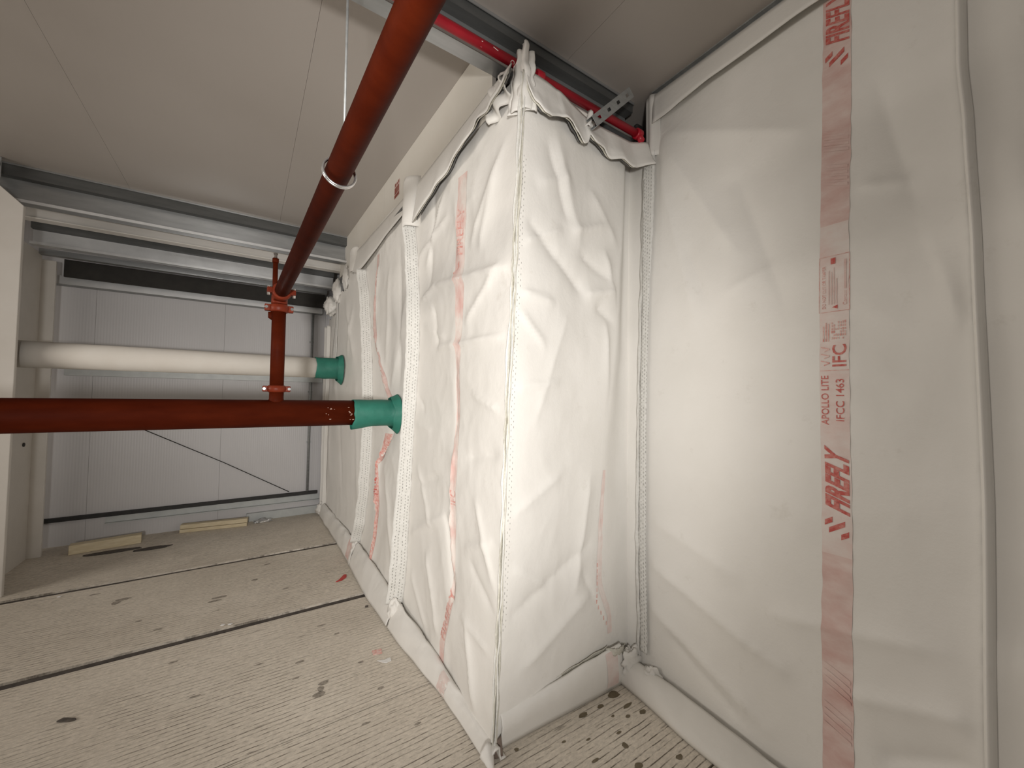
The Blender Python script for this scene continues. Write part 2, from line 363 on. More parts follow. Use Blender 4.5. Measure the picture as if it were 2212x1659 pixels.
# ================================================================== PIPES
def weldmark(mb, a, r): mb.ring(a, (1, 0, 0), r, 0.004, 32, 6)
PY, PZ, PR = 2.85, 1.392, 0.0835
mp = empty('main_pipe', (-1, PY, PZ)); tag(mp, 'large red oxide pipe running level from left edge into the curtain', 'pipe')
MB().tube([(-5, PY, PZ + 0.01), (1.3, PY, PZ)], PR, 40).build('pipe_body', M['oxide'], mp)
RX, RR = 0.153, 0.0385
MB().tube([(RX, PY, PZ + PR - 0.02), (RX, PY, PZ + PR + 0.008), (RX, PY, PZ + PR + 0.06)], [RR + 0.012, RR + 0.001, RR + 0.001], 28).build('branch_stub', M['oxide'], mp)
mk = MB()
for k in range(22):
    x = 0.42 + 0.26 * random.random(); an = math.radians(random.uniform(150, 215)); s = random.uniform(0.003, 0.007)
    if 0.48 < x < 0.53: continue
    # scuffs lie on the pipe surface, facing the viewer (-y)
    c = Vector((x, PY + (PR + 0.0008) * math.cos(an), PZ + (PR + 0.0008) * math.sin(an)))
    nrm = Vector((0, math.cos(an), math.sin(an))); tx = Vector((1, 0, 0)); ty = nrm.cross(tx)
    pts = [c + s * (math.cos(q) * tx * random.uniform(.6, 1.4) + math.sin(q) * ty * random.uniform(.3, .8)) for q in [i * math.pi / 3 for i in range(6)]]
    mk.add(pts, [tuple(range(6))])
o = mk.build('paint_scuffs', M['scuff'], mp); o['kind'] = 'stuff'

ELB = Vector((RX, PY, 2.125))
TOPP = Vector((0.258, 0.721, 2.272)); ddir = (TOPP - ELB).normalized()
rp = MB().tube([(RX, PY, PZ + PR + 0.062), (RX, PY, 2.055)], RR, 28).build('riser_pipe', M['oxide']); tag(rp, 'short vertical red riser joining the large pipe to the sloping pipe', 'pipe')
bp = MB().tube([ELB + ddir * 0.075, ELB + ddir * 4.2], RR, 36).build('sloping_pipe', M['oxide']); tag(bp, 'red oxide pipe rising overhead toward the viewer', 'pipe')

def coupling(name, c, axis, label, R, ear, length, mat):
    c = Vector(c); ax = Vector(axis).normalized(); side = Vector((1, 0, 0)); side = (side - ax * side.dot(ax)).normalized()
    root = empty(name, c); tag(root, label, 'pipe coupling')
    h = length / 2
    MB().tube([c - ax * h, c - ax * (h - .006), c - ax * h * .35, c, c + ax * h * .35, c + ax * (h - .006), c + ax * h], [R - .006, R, R, R + .004, R, R, R - .006], 28).build('housing', mat, root)
    for s in (-1, 1):
        e = c + side * s * (R + ear * 0.5 - 0.004)
        fr = side.cross(ax)
        MB().obox(e, side * ear * 0.5, fr * 0.016, ax * h * 0.85).build('bolt_pad', mat, root, bevel=0.004)
        b = c + side * s * (R + ear * 0.55)
        MB().tube([b - fr * 0.028, b - fr * 0.026, b + fr * 0.03], [0.007, 0.0085, 0.0085], 10).build('bolt', M['chrome'], root)
    return root
coupling('grooved_coupling', (RX, PY, 1.545), (0, 0, 1), 'orange-red clamp coupling low on the riser above the large pipe', RR + 0.012, 0.028, 0.042, M['oxide_bright'])
coupling('grooved_coupling', (RX, PY, 2.045), (0, 0, 1), 'orange-red clamp coupling at the top of the riser below the elbow', RR + 0.013, 0.030, 0.048, M['oxide_bright'])
coupling('grooved_coupling', ELB + ddir * 0.095, ddir, 'orange-red clamp coupling where the sloping pipe leaves the elbow', RR + 0.013, 0.028, 0.046, M['oxide_bright'])
el = empty('elbow_fitting', ELB); tag(el, 'orange-red elbow fitting between riser and sloping pipe', 'pipe fitting')
arc = [Vector((RX, PY, 2.071)), Vector((RX, PY, 2.10)), ELB + ddir * 0.012 + Vector((0, 0, -0.008)), ELB + ddir * 0.05, ELB + ddir * 0.071]
MB().tube(arc, RR + 0.006, 28).build('bend', M['oxide_bright'], el)
MB().tube([(RX - 0.03, PY + 0.02, 1.985), (RX - 0.042, PY + 0.02, 1.99), (RX - 0.042, PY + 0.02, 2.02)], 0.016, 12).build('drain_boss', M['oxide'], el)
sp = empty('sprinkler_upright', (0.128, 2.90, 2.10)); tag(sp, 'thin dark red upright pipe with sprinkler head behind the elbow', 'sprinkler')
MB().tube([(0.130, 2.905, 2.07), (0.128, 2.905, 2.352)], 0.0145, 14).build('upright_pipe', M['oxide'], sp)
MB().tube([(0.128, 2.905, 2.345), (0.128, 2.905, 2.372)], 0.0185, 6).build('socket', M['oxide'], sp)
MB().tube([(0.128, 2.905, 2.373), (0.128, 2.905, 2.39), (0.128, 2.905, 2.401), (0.128, 2.905, 2.404)], [0.010, 0.008, 0.013, 0.013], 12).build('head', M['debris'], sp)

HP = ELB + ddir * 1.50
hg = empty('pipe_hanger', HP); tag(hg, 'thin steel rod and loose bright ring hanging the sloping red pipe', 'hanger')
tilt = (ddir + Vector((0, 0, 0.10))).normalized()
MB().ring(HP + Vector((0, 0, -0.010)), tilt, RR + 0.011, 0.0035, 40, 8).build('ring', M['chrome'], hg)
MB().ring(HP + Vector((0, 0, -0.010)) + ddir * 0.009, tilt, RR + 0.011, 0.0035, 40, 8).build('ring', M['chrome'], hg)
MB().tube([HP + Vector((0.012, 0, RR + 0.004)), HP + Vector((0.012, 0, RR + 0.03))], 0.010, 6).build('nut', M['galv'], hg)
MB().tube([HP + Vector((0.012, 0, RR + 0.03)), (HP.x + 0.012, HP.y, CEIL)], 0.0042, 8).build('rod', M['galv_dull'], hg)

WY, WZ, WR = 4.75, 1.812, 0.107
wp = MB().tube([(-1.618, WY, WZ), (1.3, WY, WZ)], WR, 36).build('white_pipe', M['white_pipe']); tag(wp, 'white pipe running level from the column into the curtain', 'pipe')

def sleeve(name, x0, x1, y, z, R, label, droop, flare):
    root = empty(name, (x1, y, z)); tag(root, label, 'pipe wrap')
    def P(u, v):
        x = x0 + (x1 - x0) * u; an = 2 * math.pi * v
        f = max(0, (u - 0.78) / 0.22)
        r = R + 0.006 + 0.004 * nz(u * 4, math.cos(an) * 1.5, math.sin(an) * 1.5 + R * 50) + flare * 0.75 * f ** 1.6
        if u < 0.06: x -= 0.012 * nz(math.cos(an) * 2, math.sin(an) * 2, R * 31)
        dz = math.sin(an); dn = droop * max(0, -dz) ** 3 * max(0, 1 - u * 2.2)
        return (x, y + r * math.cos(an), z + r * dz - dn)
    MB().grid(P, 22, 40).build('wrap', M['teal'], root, solid=0.004)
    def Q(u, v):
        an = 2 * math.pi * v
        x = x1 - 0.05 + 0.05 * u + 0.016 * nz(math.cos(an) * 1.6, math.sin(an) * 1.6, R * 77) * (1 - u)
        r = R + 0.016 + flare * (0.35 + 0.75 * u ** 1.3) + 0.010 * nz(math.cos(an) * 2.3, math.sin(an) * 2.3, 5 + R * 40)
        if math.sin(an) < -0.7: r += 0.018 * (-math.sin(an) - 0.7) / 0.3 * u
        return (x, y + r * math.cos(an), z + r * math.sin(an))
    MB().grid(Q, 6, 48).build('collar', M['teal'], root, solid=0.005)
sleeve('pipe_sleeve', 0.60, 0.905, PY, PZ, PR, 'teal fire wrap around the large red pipe at the curtain', 0.022, 0.028)
sleeve('pipe_sleeve', 0.605, 0.872, WY, WZ, WR, 'teal fire wrap around the white pipe at the curtain', 0.0, 0.032)

# thin bright red pipe beside the near purlin
tp = empty('thin_red_pipe', (0.5, 1.46, 3.03)); tag(tp, 'thin bright red pipe running along the overhead purlin', 'pipe')
MB().tube([(-6, 1.468, 3.04), (1.845, 1.468, 3.032)], 0.0205, 20).build('pipe_body', M['red'], tp)
for x in (1.115, 1.835):
    MB().tube([(x - 0.022, 1.468, 3.033), (x - 0.018, 1.468, 3.033), (x + 0.018, 1.468, 3.033), (x + 0.022, 1.468, 3.033)], [0.024, 0.029, 0.029, 0.024], 20).build('socket', M['red'], tp)
MB().tube([(1.835, 1.468, 3.03), (1.84, 1.445, 2.985)], 0.018, 12).build('stub', M['red'], tp)
MB().box((1.10, 1.452, 2.965), (1.13, 1.487, 3.012)).build('saddle', M['red'], tp, bevel=0.004)
def on_thin(x, an, d=0.0008): return Vector((x, 1.468 + (0.0205 + d) * math.cos(an), 3.034 + (0.0205 + d) * math.sin(an)))
mk = MB(); q0 = math.radians(235)
ringp = [(x, a) for x, a in [(0.955 + 0.011 * math.cos(t), q0 + 0.5 * math.sin(t)) for t in [i * math.pi / 8 for i in range(16)]]]
rin = [(0.955 + 0.0075 * math.cos(t), q0 + 0.34 * math.sin(t)) for t in [i * math.pi / 8 for i in range(16)]]
mk.add([on_thin(*p) for p in ringp] + [on_thin(*p) for p in rin], [(i, (i + 1) % 16, 16 + (i + 1) % 16, 16 + i) for i in range(16)])
def stroke(x0, a0, x1, a1, wd):
    d = Vector((x1 - x0, (a1 - a0) * 0.0205)).normalized(); nx, na = -d.y * wd, d.x * wd / 0.0205
    mk.add([on_thin(x0 + nx, a0 + na), on_thin(x0 - nx, a0 - na), on_thin(x1 - nx, a1 - na), on_thin(x1 + nx, a1 + na)], [(0, 1, 2, 3)])
stroke(0.992, q0 - 0.25, 1.010, q0 + 0.25, 0.0018); stroke(1.008, q0 - 0.2, 0.996, q0 + 0.3, 0.0018)
stroke(1.022, q0 + 0.1, 1.050, q0 + 0.35, 0.002); stroke(0.795, q0 - 0.7, 0.797, q0 + 0.3, 0.003); stroke(0.85, q0 - .8, 0.875, q0 - .6, 0.0015)
o = mk.build('chalk_marks', M['chalk'], tp); o['kind'] = 'stuff'
cbar = MB().sweep([(0, 0), (0.02, 0.004), (0.024, 0.018), (0.004, 0.03), (-0.004, 0.015)], (1.22, 1.485, 2.985), (1.45, 1.485, 2.985), (0, 1, 0), (0, 0, 1)).build('pale_bar', M['white_pipe'], bevel=0.002); tag(cbar, 'short pale grey bar tucked under the thin red pipe', 'bar')

op = MB().box((1.868, 1.500, 2.995), (1.925, 1.528, 3.135)).build('pipe_gap_block', M['black'], bevel=0.008); tag(op, 'black block standing in for the dark gap where the thin red pipe ends', 'gap_block')  # solid black block painting the darkness of the gap
# slotted strut channel poking out above the return curtain
us = empty('strut_channel', (1.42, 1.42, 2.93)); tag(us, 'slotted galvanised strut channel jutting above the short return curtain', 'bracket')
a = Vector((1.400, 1.402, 2.885)); b = Vector((1.668, 1.395, 3.150)); L = (b - a); Ln = L.normalized(); fr = Vector((0, -1, 0)); fr = (fr - Ln * fr.dot(Ln)).normalized(); sd = Ln.cross(fr)
W2 = 0.026
# slotted back plate facing the viewer: strips around slots
n = 4; Lm = L.length; slot = 0.030; pitch = Lm / n
for s in (-1, 1):
    MB().obox(a + L / 2 + sd * s * (W2 - 0.009) + fr * 0.02, Ln * Lm / 2, sd * 0.009, fr * 0.00125).build('face_edge', M['galv_dull'], us)
for k in range(n + 1):
    c0 = max(0, k * pitch - (pitch - slot) / 2); c1 = min(Lm, k * pitch + (pitch - slot) / 2)
    MB().obox(a + Ln * (c0 + c1) / 2 + fr * 0.02, Ln * (c1 - c0) / 2, sd * (W2 - 0.018), fr * 0.00125).build('face_bridge', M['galv_dull'], us)
for s in (-1, 1):
    MB().obox(a + L / 2 + sd * s * W2, Ln * Lm / 2, sd * 0.00125, fr * 0.0205).build('side_wall', M['galv_dull'], us)
    MB().obox(a + L / 2 + sd * s * (W2 - 0.005) - fr * 0.0205, Ln * Lm / 2, sd * 0.005, fr * 0.00125).build('lip', M['galv_dull'], us)

# cream fascia above the curtain on the left of the corner
XA = lambda Y: 0.955 - 0.02 * (Y - 1.5)
fa = empty('fascia_board', (0.95, 3.2, 2.95)); tag(fa, 'cream fascia board between ceiling and the curtain head flap', 'fascia')
def fas(y0, y1, nm):
    MB().add([(XA(y0) - 0.012, y0, 2.90), (XA(y1) - 0.012, y1, 2.90), (XA(y1) - 0.012, y1, CEIL - 0.001), (XA(y0) - 0.012, y0, CEIL - 0.001),
              (XA(y0) + 0.01, y0, 2.90), (XA(y1) + 0.01, y1, 2.90), (XA(y1) + 0.01, y1, CEIL - 0.001), (XA(y0) + 0.01, y0, CEIL - 0.001)],
             [(0, 1, 2, 3), (7, 6, 5, 4), (0, 4, 5, 1), (1, 5, 6, 2), (2, 6, 7, 3), (3, 7, 4, 0)]).build(nm, M['cream'], fa)
fas(1.61, 3.30, 'board'); fas(3.303, 5.0, 'board')
# small printed sticker on the fascia
st = empty('warning_sticker', (XA(2.98) - 0.014, 2.98, 3.1)); tag(st, 'small brown-red printed sticker on the cream fascia', 'sticker')
sx = XA(2.98) - 0.0135
MB().box((sx - 0.0006, 2.925, 3.035), (sx + 0.0008, 3.045, 3.155)).build('label_face', M['label_base'], st)
for (y0, y1, z0, z1) in ((2.93, 3.04, 3.038, 3.062), (2.934, 2.962, 3.068, 3.118), (2.968, 2.998, 3.068, 3.118), (3.004, 3.036, 3.068, 3.118), (2.93, 2.95, 3.128, 3.15), (2.965, 2.985, 3.128, 3.146), (3.0, 3.03, 3.128, 3.152)):
    MB().box((sx - 0.0014, y0, z0), (sx - 0.0007, y1, z1)).build('print_block', M['label_ink'], st)

# ================================================================== FIRE CURTAINS
def crease(u, v, items):
    d = 0.0
    for (u0, v0, u1, v1, amp, wd) in items:
        du, dv = u1 - u0, v1 - v0; L2 = du * du + dv * dv
        t = ((u - u0) * du + (v - v0) * dv) / L2
        if t < -0.15 or t > 1.15: continue
        tc = min(1, max(0, t)); px, py = u0 + du * tc, v0 + dv * tc
        dist = math.hypot(u - px, v - py)
        if dist > wd * 5: continue
        taper = min(1, (t + 0.15) / 0.3, (1.15 - t) / 0.3)
        d += 1.3 * amp * max(0, taper) * math.exp(-dist / (wd * 0.85))
    return d
def crumple(u, v, seed, amp, sc):
    # ridged noise: flat facets meeting at creases
    r = 0.0
    for k, (a, s) in enumerate(((1.0, 1.0), (0.45, 2.3), (0.2, 5.1))):
        r += a * abs(nz(u * sc * s + seed, v * sc * s * 0.8, seed * 3.1 + k))
    return -amp * r

SEAM_C = [(0.0, 0.918, 1.482), (1.42, 0.942, 1.447), (2.2, 0.965, 1.43), (2.97, 0.990, 1.412)]   # z -> corner x, y
SEAM2 = [(0.0, 2.69), (0.09, 2.677), (0.28, 2.653), (0.6, 2.636), (0.9, 2.602), (1.22, 2.576), (1.53, 2.535), (1.8, 2.50), (2.1, 2.508), (2.43, 2.557), (2.66, 2.61), (3.0, 2.64)]
SEAM3 = [(0.0, 3.84), (0.21, 3.79), (0.38, 3.70), (0.72, 3.60), (1.05, 3.546), (1.33, 3.527), (1.74, 3.574), (2.07, 3.646), (2.43, 3.736), (2.67, 3.85), (3.0, 3.88)]
CR_A1 = [(2.60, 2.10, 2.26, 2.18, 0.016, 0.025), (2.26, 2.18, 1.50, 2.10, 0.020, 0.030), (2.20, 1.80, 1.50, 1.78, 0.016, 0.020),
         (2.55, 2.42, 2.10, 2.55, 0.014, 0.030), (2.60, 2.12, 2.50, 2.45, 0.012, 0.03), (1.85, 1.90, 1.55, 2.12, 0.012, 0.03),
         (2.20, 1.80, 2.28, 2.05, -0.012, 0.03), (1.95, 1.70, 1.95, 1.30, -0.010, 0.03), (2.60, 0.60, 2.05, 0.85, 0.012, 0.03),
         (2.05, 0.85, 1.93, 0.45, -0.016, 0.025), (1.70, 1.00, 1.50, 0.65, 0.012, 0.03), (1.50, 0.55, 1.75, 0.70, -0.010, 0.03),
         (1.95, 1.20, 1.99, 0.98, 0.012, 0.02), (1.99, 0.98, 1.93, 0.60, 0.014, 0.018), (1.75, 0.40, 1.62, 0.10, 0.016, 0.03),
         (2.55, 1.55, 2.40, 1.42, -0.010, 0.025), (2.62, 1.35, 2.30, 1.30, 0.008, 0.03), (2.30, 2.75, 2.35, 2.20, -0.014, 0.05),
         (2.0, 2.6, 1.9, 2.2, 0.010, 0.05), (1.6, 2.6, 1.72, 2.25, 0.012, 0.05), (2.55, 0.35, 2.3, 0.15, 0.012, 0.03)]
CR_A1 += [(1.55, 2.70, 1.80, 2.30, 0.012, 0.04), (2.15, 2.70, 2.40, 2.35, 0.014, 0.035), (1.52, 1.45, 1.75, 1.52, 0.010, 0.02), (1.52, 1.25, 1.80, 1.20, -0.010, 0.03), (2.48, 1.05, 2.25, 0.75, 0.012, 0.03), (2.45, 0.95, 2.15, 1.05, -0.010, 0.03), (1.55, 0.85, 1.80, 0.75, 0.010, 0.025), (1.53, 0.38, 1.80, 0.42, 0.010, 0.025), (2.3, 0.55, 2.1, 0.2, 0.014, 0.03), (2.40, 1.95, 2.10, 1.85, 0.010, 0.03)]
CR_A2 = [(3.42, 2.60, 3.50, 2.10, 0.018, 0.035), (3.50, 2.10, 3.02, 1.48, 0.022, 0.035), (2.95, 1.30, 3.25, 1.02, -0.030, 0.03), (3.60, 1.25, 3.00, 1.28, 0.018, 0.03),
         (3.25, 1.05, 3.30, 0.60, 0.030, 0.03), (3.30, 0.60, 3.38, 0.15, 0.020, 0.03), (2.90, 2.60, 2.85, 1.6, -0.016, 0.06), (3.1, 2.5, 3.15, 1.8, 0.014, 0.06),
         (2.75, 2.2, 3.0, 1.55, 0.010, 0.05), (3.1, 0.9, 2.9, 0.3, 0.014, 0.04)]
CR_A3 = [(4.6, 2.55, 4.2, 1.9, 0.015, 0.05), (5.2, 2.4, 5.0, 1.5, 0.02, 0.06), (4.1, 1.6, 3.9, 0.4, 0.012, 0.06), (4.9, 1.5, 4.6, 0.5, -0.012, 0.06), (5.4, 1.9, 5.3, 0.6, 0.02, 0.05), (3.9, 1.4, 4.4, 1.25, 0.01, 0.03), (4.3, 2.4, 4.5, 1.95, 0.015, 0.03)]
def smooth(a, b, x):
    t = min(1, max(0, (x - a) / (b - a))); return t * t * (3 - 2 * t)
def surfA(Y, z, off=0.0):
    s2 = lerp_path(SEAM2, z); s3 = lerp_path(SEAM3, z)
    cx_, cy_ = lerp_path(SEAM_C, z)
    d = off
    if Y < s2:
        k = (Y - cy_) / (s2 - cy_); k = min(1, max(0, k)); pil = math.sin(math.pi * k)
        d += 0.022 * pil * (0.6 + 0.4 * nz(z * 1.3, 3.3)) + crease(Y, z, CR_A1) * min(1, pil * 3 + .15) + crumple(Y, z, 1.7, 0.022, 2.0) * pil
        # gathers at both seams
        g = 0.007 * (math.exp(-k / 0.09) + math.exp(-(1 - k) / 0.09)) * nz(z * 13, Y * 2, 4.4) * min(1, pil * 6)
        d += g
    elif Y < s3:
        k = (Y - s2) / (s3 - s2); pil = math.sin(math.pi * k)
        d += 0.020 * pil + crease(Y, z, CR_A2) * min(1, pil * 3) + crumple(Y, z, 5.2, 0.022, 2.0) * pil
        d += 0.006 * math.exp(-k / 0.08) * nz(z * 12, Y, 9.1) * min(1, pil * 6)
    else:
        k = min(1, (Y - s3) / (5.62 - s3)); pil = math.sin(math.pi * k)
        d += 0.02 * pil + crease(Y, z, CR_A3) * min(1, pil * 3) + crumple(Y, z, 8.2, 0.016, 1.7) * pil
    # bottom pulled outward towards the floor fold
    d += 0.02 * smooth(0.45, 0.0, z)
    x = XA(Y)
    blend = smooth(0.75, 0.0, Y - cy_)
    x = x + (cx_ - XA(cy_)) * blend
    return Vector((x - d, Y, z))
ZTOP = 2.975
ca = empty('fire_curtain', (0.93, 3.4, 0)); tag(ca, 'long white fire curtain left of the corner, pierced by the pipes', 'curtain')
def panelA(yl, yr, z0, z1, nu, nv):
    return MB().grid(lambda u, v: surfA(yl(z0 + (z1 - z0) * v) + (yr(z0 + (z1 - z0) * v) - yl(z0 + (z1 - z0) * v)) * u, z0 + (z1 - z0) * v), nu, nv)
c_y = lambda z: lerp_path(SEAM_C, z)[1]
o = panelA(c_y, lambda z: lerp_path(SEAM2, z), 0.004, ZTOP, 90, 200).build('cloth_panel', M['fabric'], ca); o['label'] = 'bright crumpled panel beside the corner seam'
o = panelA(lambda z: lerp_path(SEAM2, z), lambda z: lerp_path(SEAM3, z), 0.004, ZTOP, 60, 160).build('cloth_panel', M['fabric'], ca); o['label'] = 'narrow panel around the large red pipe'
def topA3(Y): return ZTOP - 0.28 * smooth(4.45, 4.75, Y) - 0.2 * smooth(5.2, 5.5, Y)
def PA3(u, v):
    Y0 = lerp_path(SEAM3, 3 * v); Y = Y0 + (5.64 - Y0) * u; z = 0.004 + (topA3(Y) + 0.03 * nz(Y * 9) * smooth(4.4, 4.6, Y) - 0.004) * v
    return surfA(Y, z)
o = MB().grid(PA3, 60, 130).build('cloth_panel', M['fabric'], ca); o['label'] = 'far panel around the white pipe'

def strip_on(surf, path, hw, z0, z1, off, n, edge=0.0, m_=4):
    """Ribbon lying on a surface, centre u = path(z)."""
    def P(u, v):
        z = z0 + (z1 - z0) * v; c = lerp_path(path, z) if isinstance(path, list) else path(z)
        h = hw(z) if callable(hw) else hw
        return surf(c + (u * 2 - 1) * (h + edge * nz(z * 14, u * 9, hw(z) if callable(hw) else hw)), z, off + 0.002 * nz(z * 22, u * 3, 1.2))
    return MB().grid(P, m_, n)
def stitches(surf, path, offs, z0, z1, off, pitch=0.021, ln=0.010, wd=0.0014, skew=0.0):
    mb = MB()
    for r, du in enumerate(offs):
        z = z0 + (r % 2) * pitch * 0.5
        while z < z1:
            c = (lerp_path(path, z) if isinstance(path, list) else path(z)) + du + random.uniform(-.0008, .0008)
            l = ln * random.uniform(0.6, 1.15)
            if random.random() > 0.06:
                q = [surf(c - wd, z, off), surf(c + wd, z, off), surf(c + wd + skew, z + l, off), surf(c - wd + skew, z + l, off)]
                mb.add(q, [(0, 1, 2, 3)])
            z += pitch
    return mb
def seam(surf, parent, path, hw, z0, z1, offs, off=0.008, n=160, **k):
    s = strip_on(surf, path, hw, z0, z1, off, n, 0.004).build('seam_tape', M['tape'], parent, solid=0.004)
    st_ = stitches(surf, path, offs, z0, z1, off + 0.0045, **k).build('stitching', M['stitch'], s); st_['kind'] = 'stuff'; st_.matrix_parent_inverse = s.matrix_world.inverted()
    return s
def flange(parent, path, wd, z0, z1, rows, n=180, seed=0.0):
    """Stitched seam allowance standing out from the wall, its face turned to the viewer."""
    def F(a, z, lift=0.0):     # a 0..1 from the wall outwards
        Y = lerp_path(path, z); base = surfA(Y + 0.004, z)
        h = wd(z) if callable(wd) else wd
        out = a * h * (1 + 0.10 * nz(z * 7, seed)) + 0.004 * nz(z * 19, seed, a)
        lean = 0.030 * a + 0.012 * a * nz(z * 4.5, seed + 2.0) + 0.004 * nz(z * 15, a * 2, seed)
        return Vector((base.x - out, Y + lean - lift - 0.004, z))
    t = MB().grid(lambda u, v: F(u, z0 + (z1 - z0) * v), 6, n).build('seam_tape', M['tape'], parent, solid=0.005)
    mb = MB()
    for r, a in enumerate(rows):
        z = z0 + 0.02 + (r % 2) * 0.011
        while z < z1 - 0.02:
            l = 0.010 * random.uniform(0.7, 1.2); aw = 0.0017 / 0.075
            if random.random() > 0.05:
                mb.add([F(a - aw, z, .0034), F(a + aw, z, .0034), F(a + aw, z + l, .0034), F(a - aw, z + l, .0034)], [(0, 1, 2, 3)])
            z += 0.021
    st_ = mb.build('stitching', M['stitch'], t); st_['kind'] = 'stuff'; st_.matrix_parent_inverse = t.matrix_world.inverted()
flange(ca, SEAM2, lambda z: 0.082 + 0.025 * smooth(1.2, 0.3, z), 0.12, 2.70, (0.18, 0.36, 0.62, 0.80), seed=1.0)
flange(ca, SEAM3, 0.085, 0.19, 2.70, (0.25, 0.45, 0.75), n=120, seed=6.0)
seam(surfA, ca, [(0, 5.1), (3, 5.05)], 0.06, 1.95, 2.62, (-0.03, 0.03), n=40)

# printed stripes ------------------------------------------------------------
def band(surf, parent, path, hw, z0, z1, mat, n=220, off=0.0016, m_=6, name='printed_stripe'):
    return strip_on(surf, path, hw, z0, z1, off, n, 0.003, m_).build(name, mat, parent)
def text2d(s, bold=0.0):
    cu = bpy.data.curves.new('t', 'FONT'); cu.body = s; cu.offset = bold; cu.resolution_u = 3
    ob = bpy.data.objects.new('t', cu); COL.objects.link(ob)
    bpy.context.view_layer.update()
    me = ob.evaluated_get(bpy.context.evaluated_depsgraph_get()).to_mesh()
    bm = bmesh.new(); bm.from_mesh(me); bmesh.ops.triangulate(bm, faces=bm.faces)
    long = [e for e in bm.edges if e.calc_length() > 0.18]
    if long: bmesh.ops.subdivide_edges(bm, edges=long, cuts=2); bmesh.ops.triangulate(bm, faces=bm.faces)
    V = [(v.co.x, v.co.y) for v in bm.verts]; F = [tuple(v.index for v in f.verts) for f in bm.faces]
    bm.free(); ob.evaluated_get(bpy.context.evaluated_depsgraph_get()).to_mesh_clear(); bpy.data.objects.remove(ob); bpy.data.curves.remove(cu)
    x0 = min(p[0] for p in V); x1 = max(p[0] for p in V); y0 = min(p[1] for p in V); y1 = max(p[1] for p in V)
    return [((x - x0) / (x1 - x0), (y - y0) / (y1 - y0)) for x, y in V], F
def print_text(surf, parent, s, uc, z0, length, height, mat, off=0.0032, bold=0.0, italic=0.0, tilt=0.0, name='lettering'):
    """Text running up the cloth: start z0, baseline on the near side, letter tops towards +u. uc = baseline u."""
    V, F = text2d(s, bold)
    P = []
    for a, b in V:
        a2 = a * length + italic * b * height; t = b * height
        z = z0 + a2; u = (uc(z) if callable(uc) else uc) + t + tilt * a2
        P.append(surf(u, z, off))
    return MB().add(P, F).build(name, mat, parent)
def print_quads(surf, parent, quads, mat, off=0.0032, name='printed_marks', sub=3):
    mb = MB()
    for q in quads:   # each quad: 4 (u,z) corners
        def P(a, b, q=q):
            u = (q[0][0] * (1 - a) + q[1][0] * a) * (1 - b) + (q[3][0] * (1 - a) + q[2][0] * a) * b
            z = (q[0][1] * (1 - a) + q[1][1] * a) * (1 - b) + (q[3][1] * (1 - a) + q[2][1] * a) * b
            return surf(u, z, off)
        mb.grid(P, sub, sub)
    return mb.build(name, mat, parent)
def rect(u0, z0, u1, z1): return [(u0, z0), (u1, z0), (u1, z1), (u0, z1)]
def logo(surf, parent, uc, z, s, mat):
    # three slanted bars of the maker's mark: short, long, short
    bars = []
    for (a, b, l) in ((0.16, 0.78, 0.42), (0.40, 0.30, 0.72), (0.78, 0.02, 0.40)):
        # bar starts at (t=a.. , s=b..) and runs diagonally
        t0 = a * s; s0 = b * s * 0.8
        bars.append([(uc + t0 - 0.0, z + s0), (uc + t0 + 0.0 - l * s * 0.75, z + s0 + l * s * 0.42), (uc + t0 - l * s * 0.75 + 0.10 * s, z + s0 + l * s * 0.42 + 0.19 * s), (uc + t0 + 0.10 * s, z + s0 + 0.19 * s)])
    return print_quads(surf, parent, bars, mat, name='maker_mark')

PATH_S1 = [(0.0, 2.04), (0.16, 2.03), (0.48, 1.935), (0.9, 1.943), (1.0, 1.96), (1.15, 1.935), (2.0, 1.925), (2.45, 1.917), (2.9, 1.93)]
b1 = band(surfA, ca, PATH_S1, lambda z: 0.048 * (0.55 + 0.45 * smooth(1.6, 2.2, z)), 0.03, 2.72, M['band_pale'])
p1 = lambda z: lerp_path(PATH_S1, z)
print_text(surfA, ca, 'FIREFLY', lambda z: p1(z) - 0.032, 2.265, 0.26, 0.064, M['ink_worn'], bold=0.02, italic=0.2)
logo(surfA, ca, 1.925, 2.175, 0.065, M['ink_worn'])
print_text(surfA, ca, 'FIREFLY', lambda z: p1(z) - 0.020, 0.20, 0.28, 0.05, M['ink_worn'], bold=0.02, italic=0.2)
print_text(surfA, ca, 'IFC', lambda z: p1(z) - 0.025, 0.93, 0.075, 0.05, M['ink_worn'], bold=0.02)
PATH_S2 = [(0.0, 3.40), (0.16, 3.377), (0.64, 3.262), (0.80, 3.298), (1.03, 3.217), (1.30, 3.06), (1.46, 2.998), (2.13, 3.495), (2.64, 3.44), (2.9, 3.43)]
PATH_S2 = [(0.0, 3.40), (0.16, 3.377), (0.40, 3.31), (0.64, 3.262), (0.80, 3.30), (0.92, 3.275), (1.03, 3.217), (1.30, 3.06), (1.46, 2.995), (1.62, 3.13), (1.80, 3.30), (1.95, 3.43), (2.13, 3.495), (2.4, 3.47), (2.64, 3.44), (2.9, 3.43)]
hw2 = [(0.0, 0.035), (0.2, 0.025), (0.35, 0.018), (0.62, 0.022), (0.80, 0.055), (0.92, 0.030), (0.97, 0.012), (1.03, 0.045), (1.2, 0.05), (1.46, 0.052), (2.0, 0.055), (2.25, 0.035), (2.7, 0.035)]
band(surfA, ca, PATH_S2, lambda z: lerp_path(hw2, z), 0.03, 1.22, M['ink_worn'])
band(surfA, ca, PATH_S2, lambda z: lerp_path(hw2, z), 1.48, 2.72, M['band'])
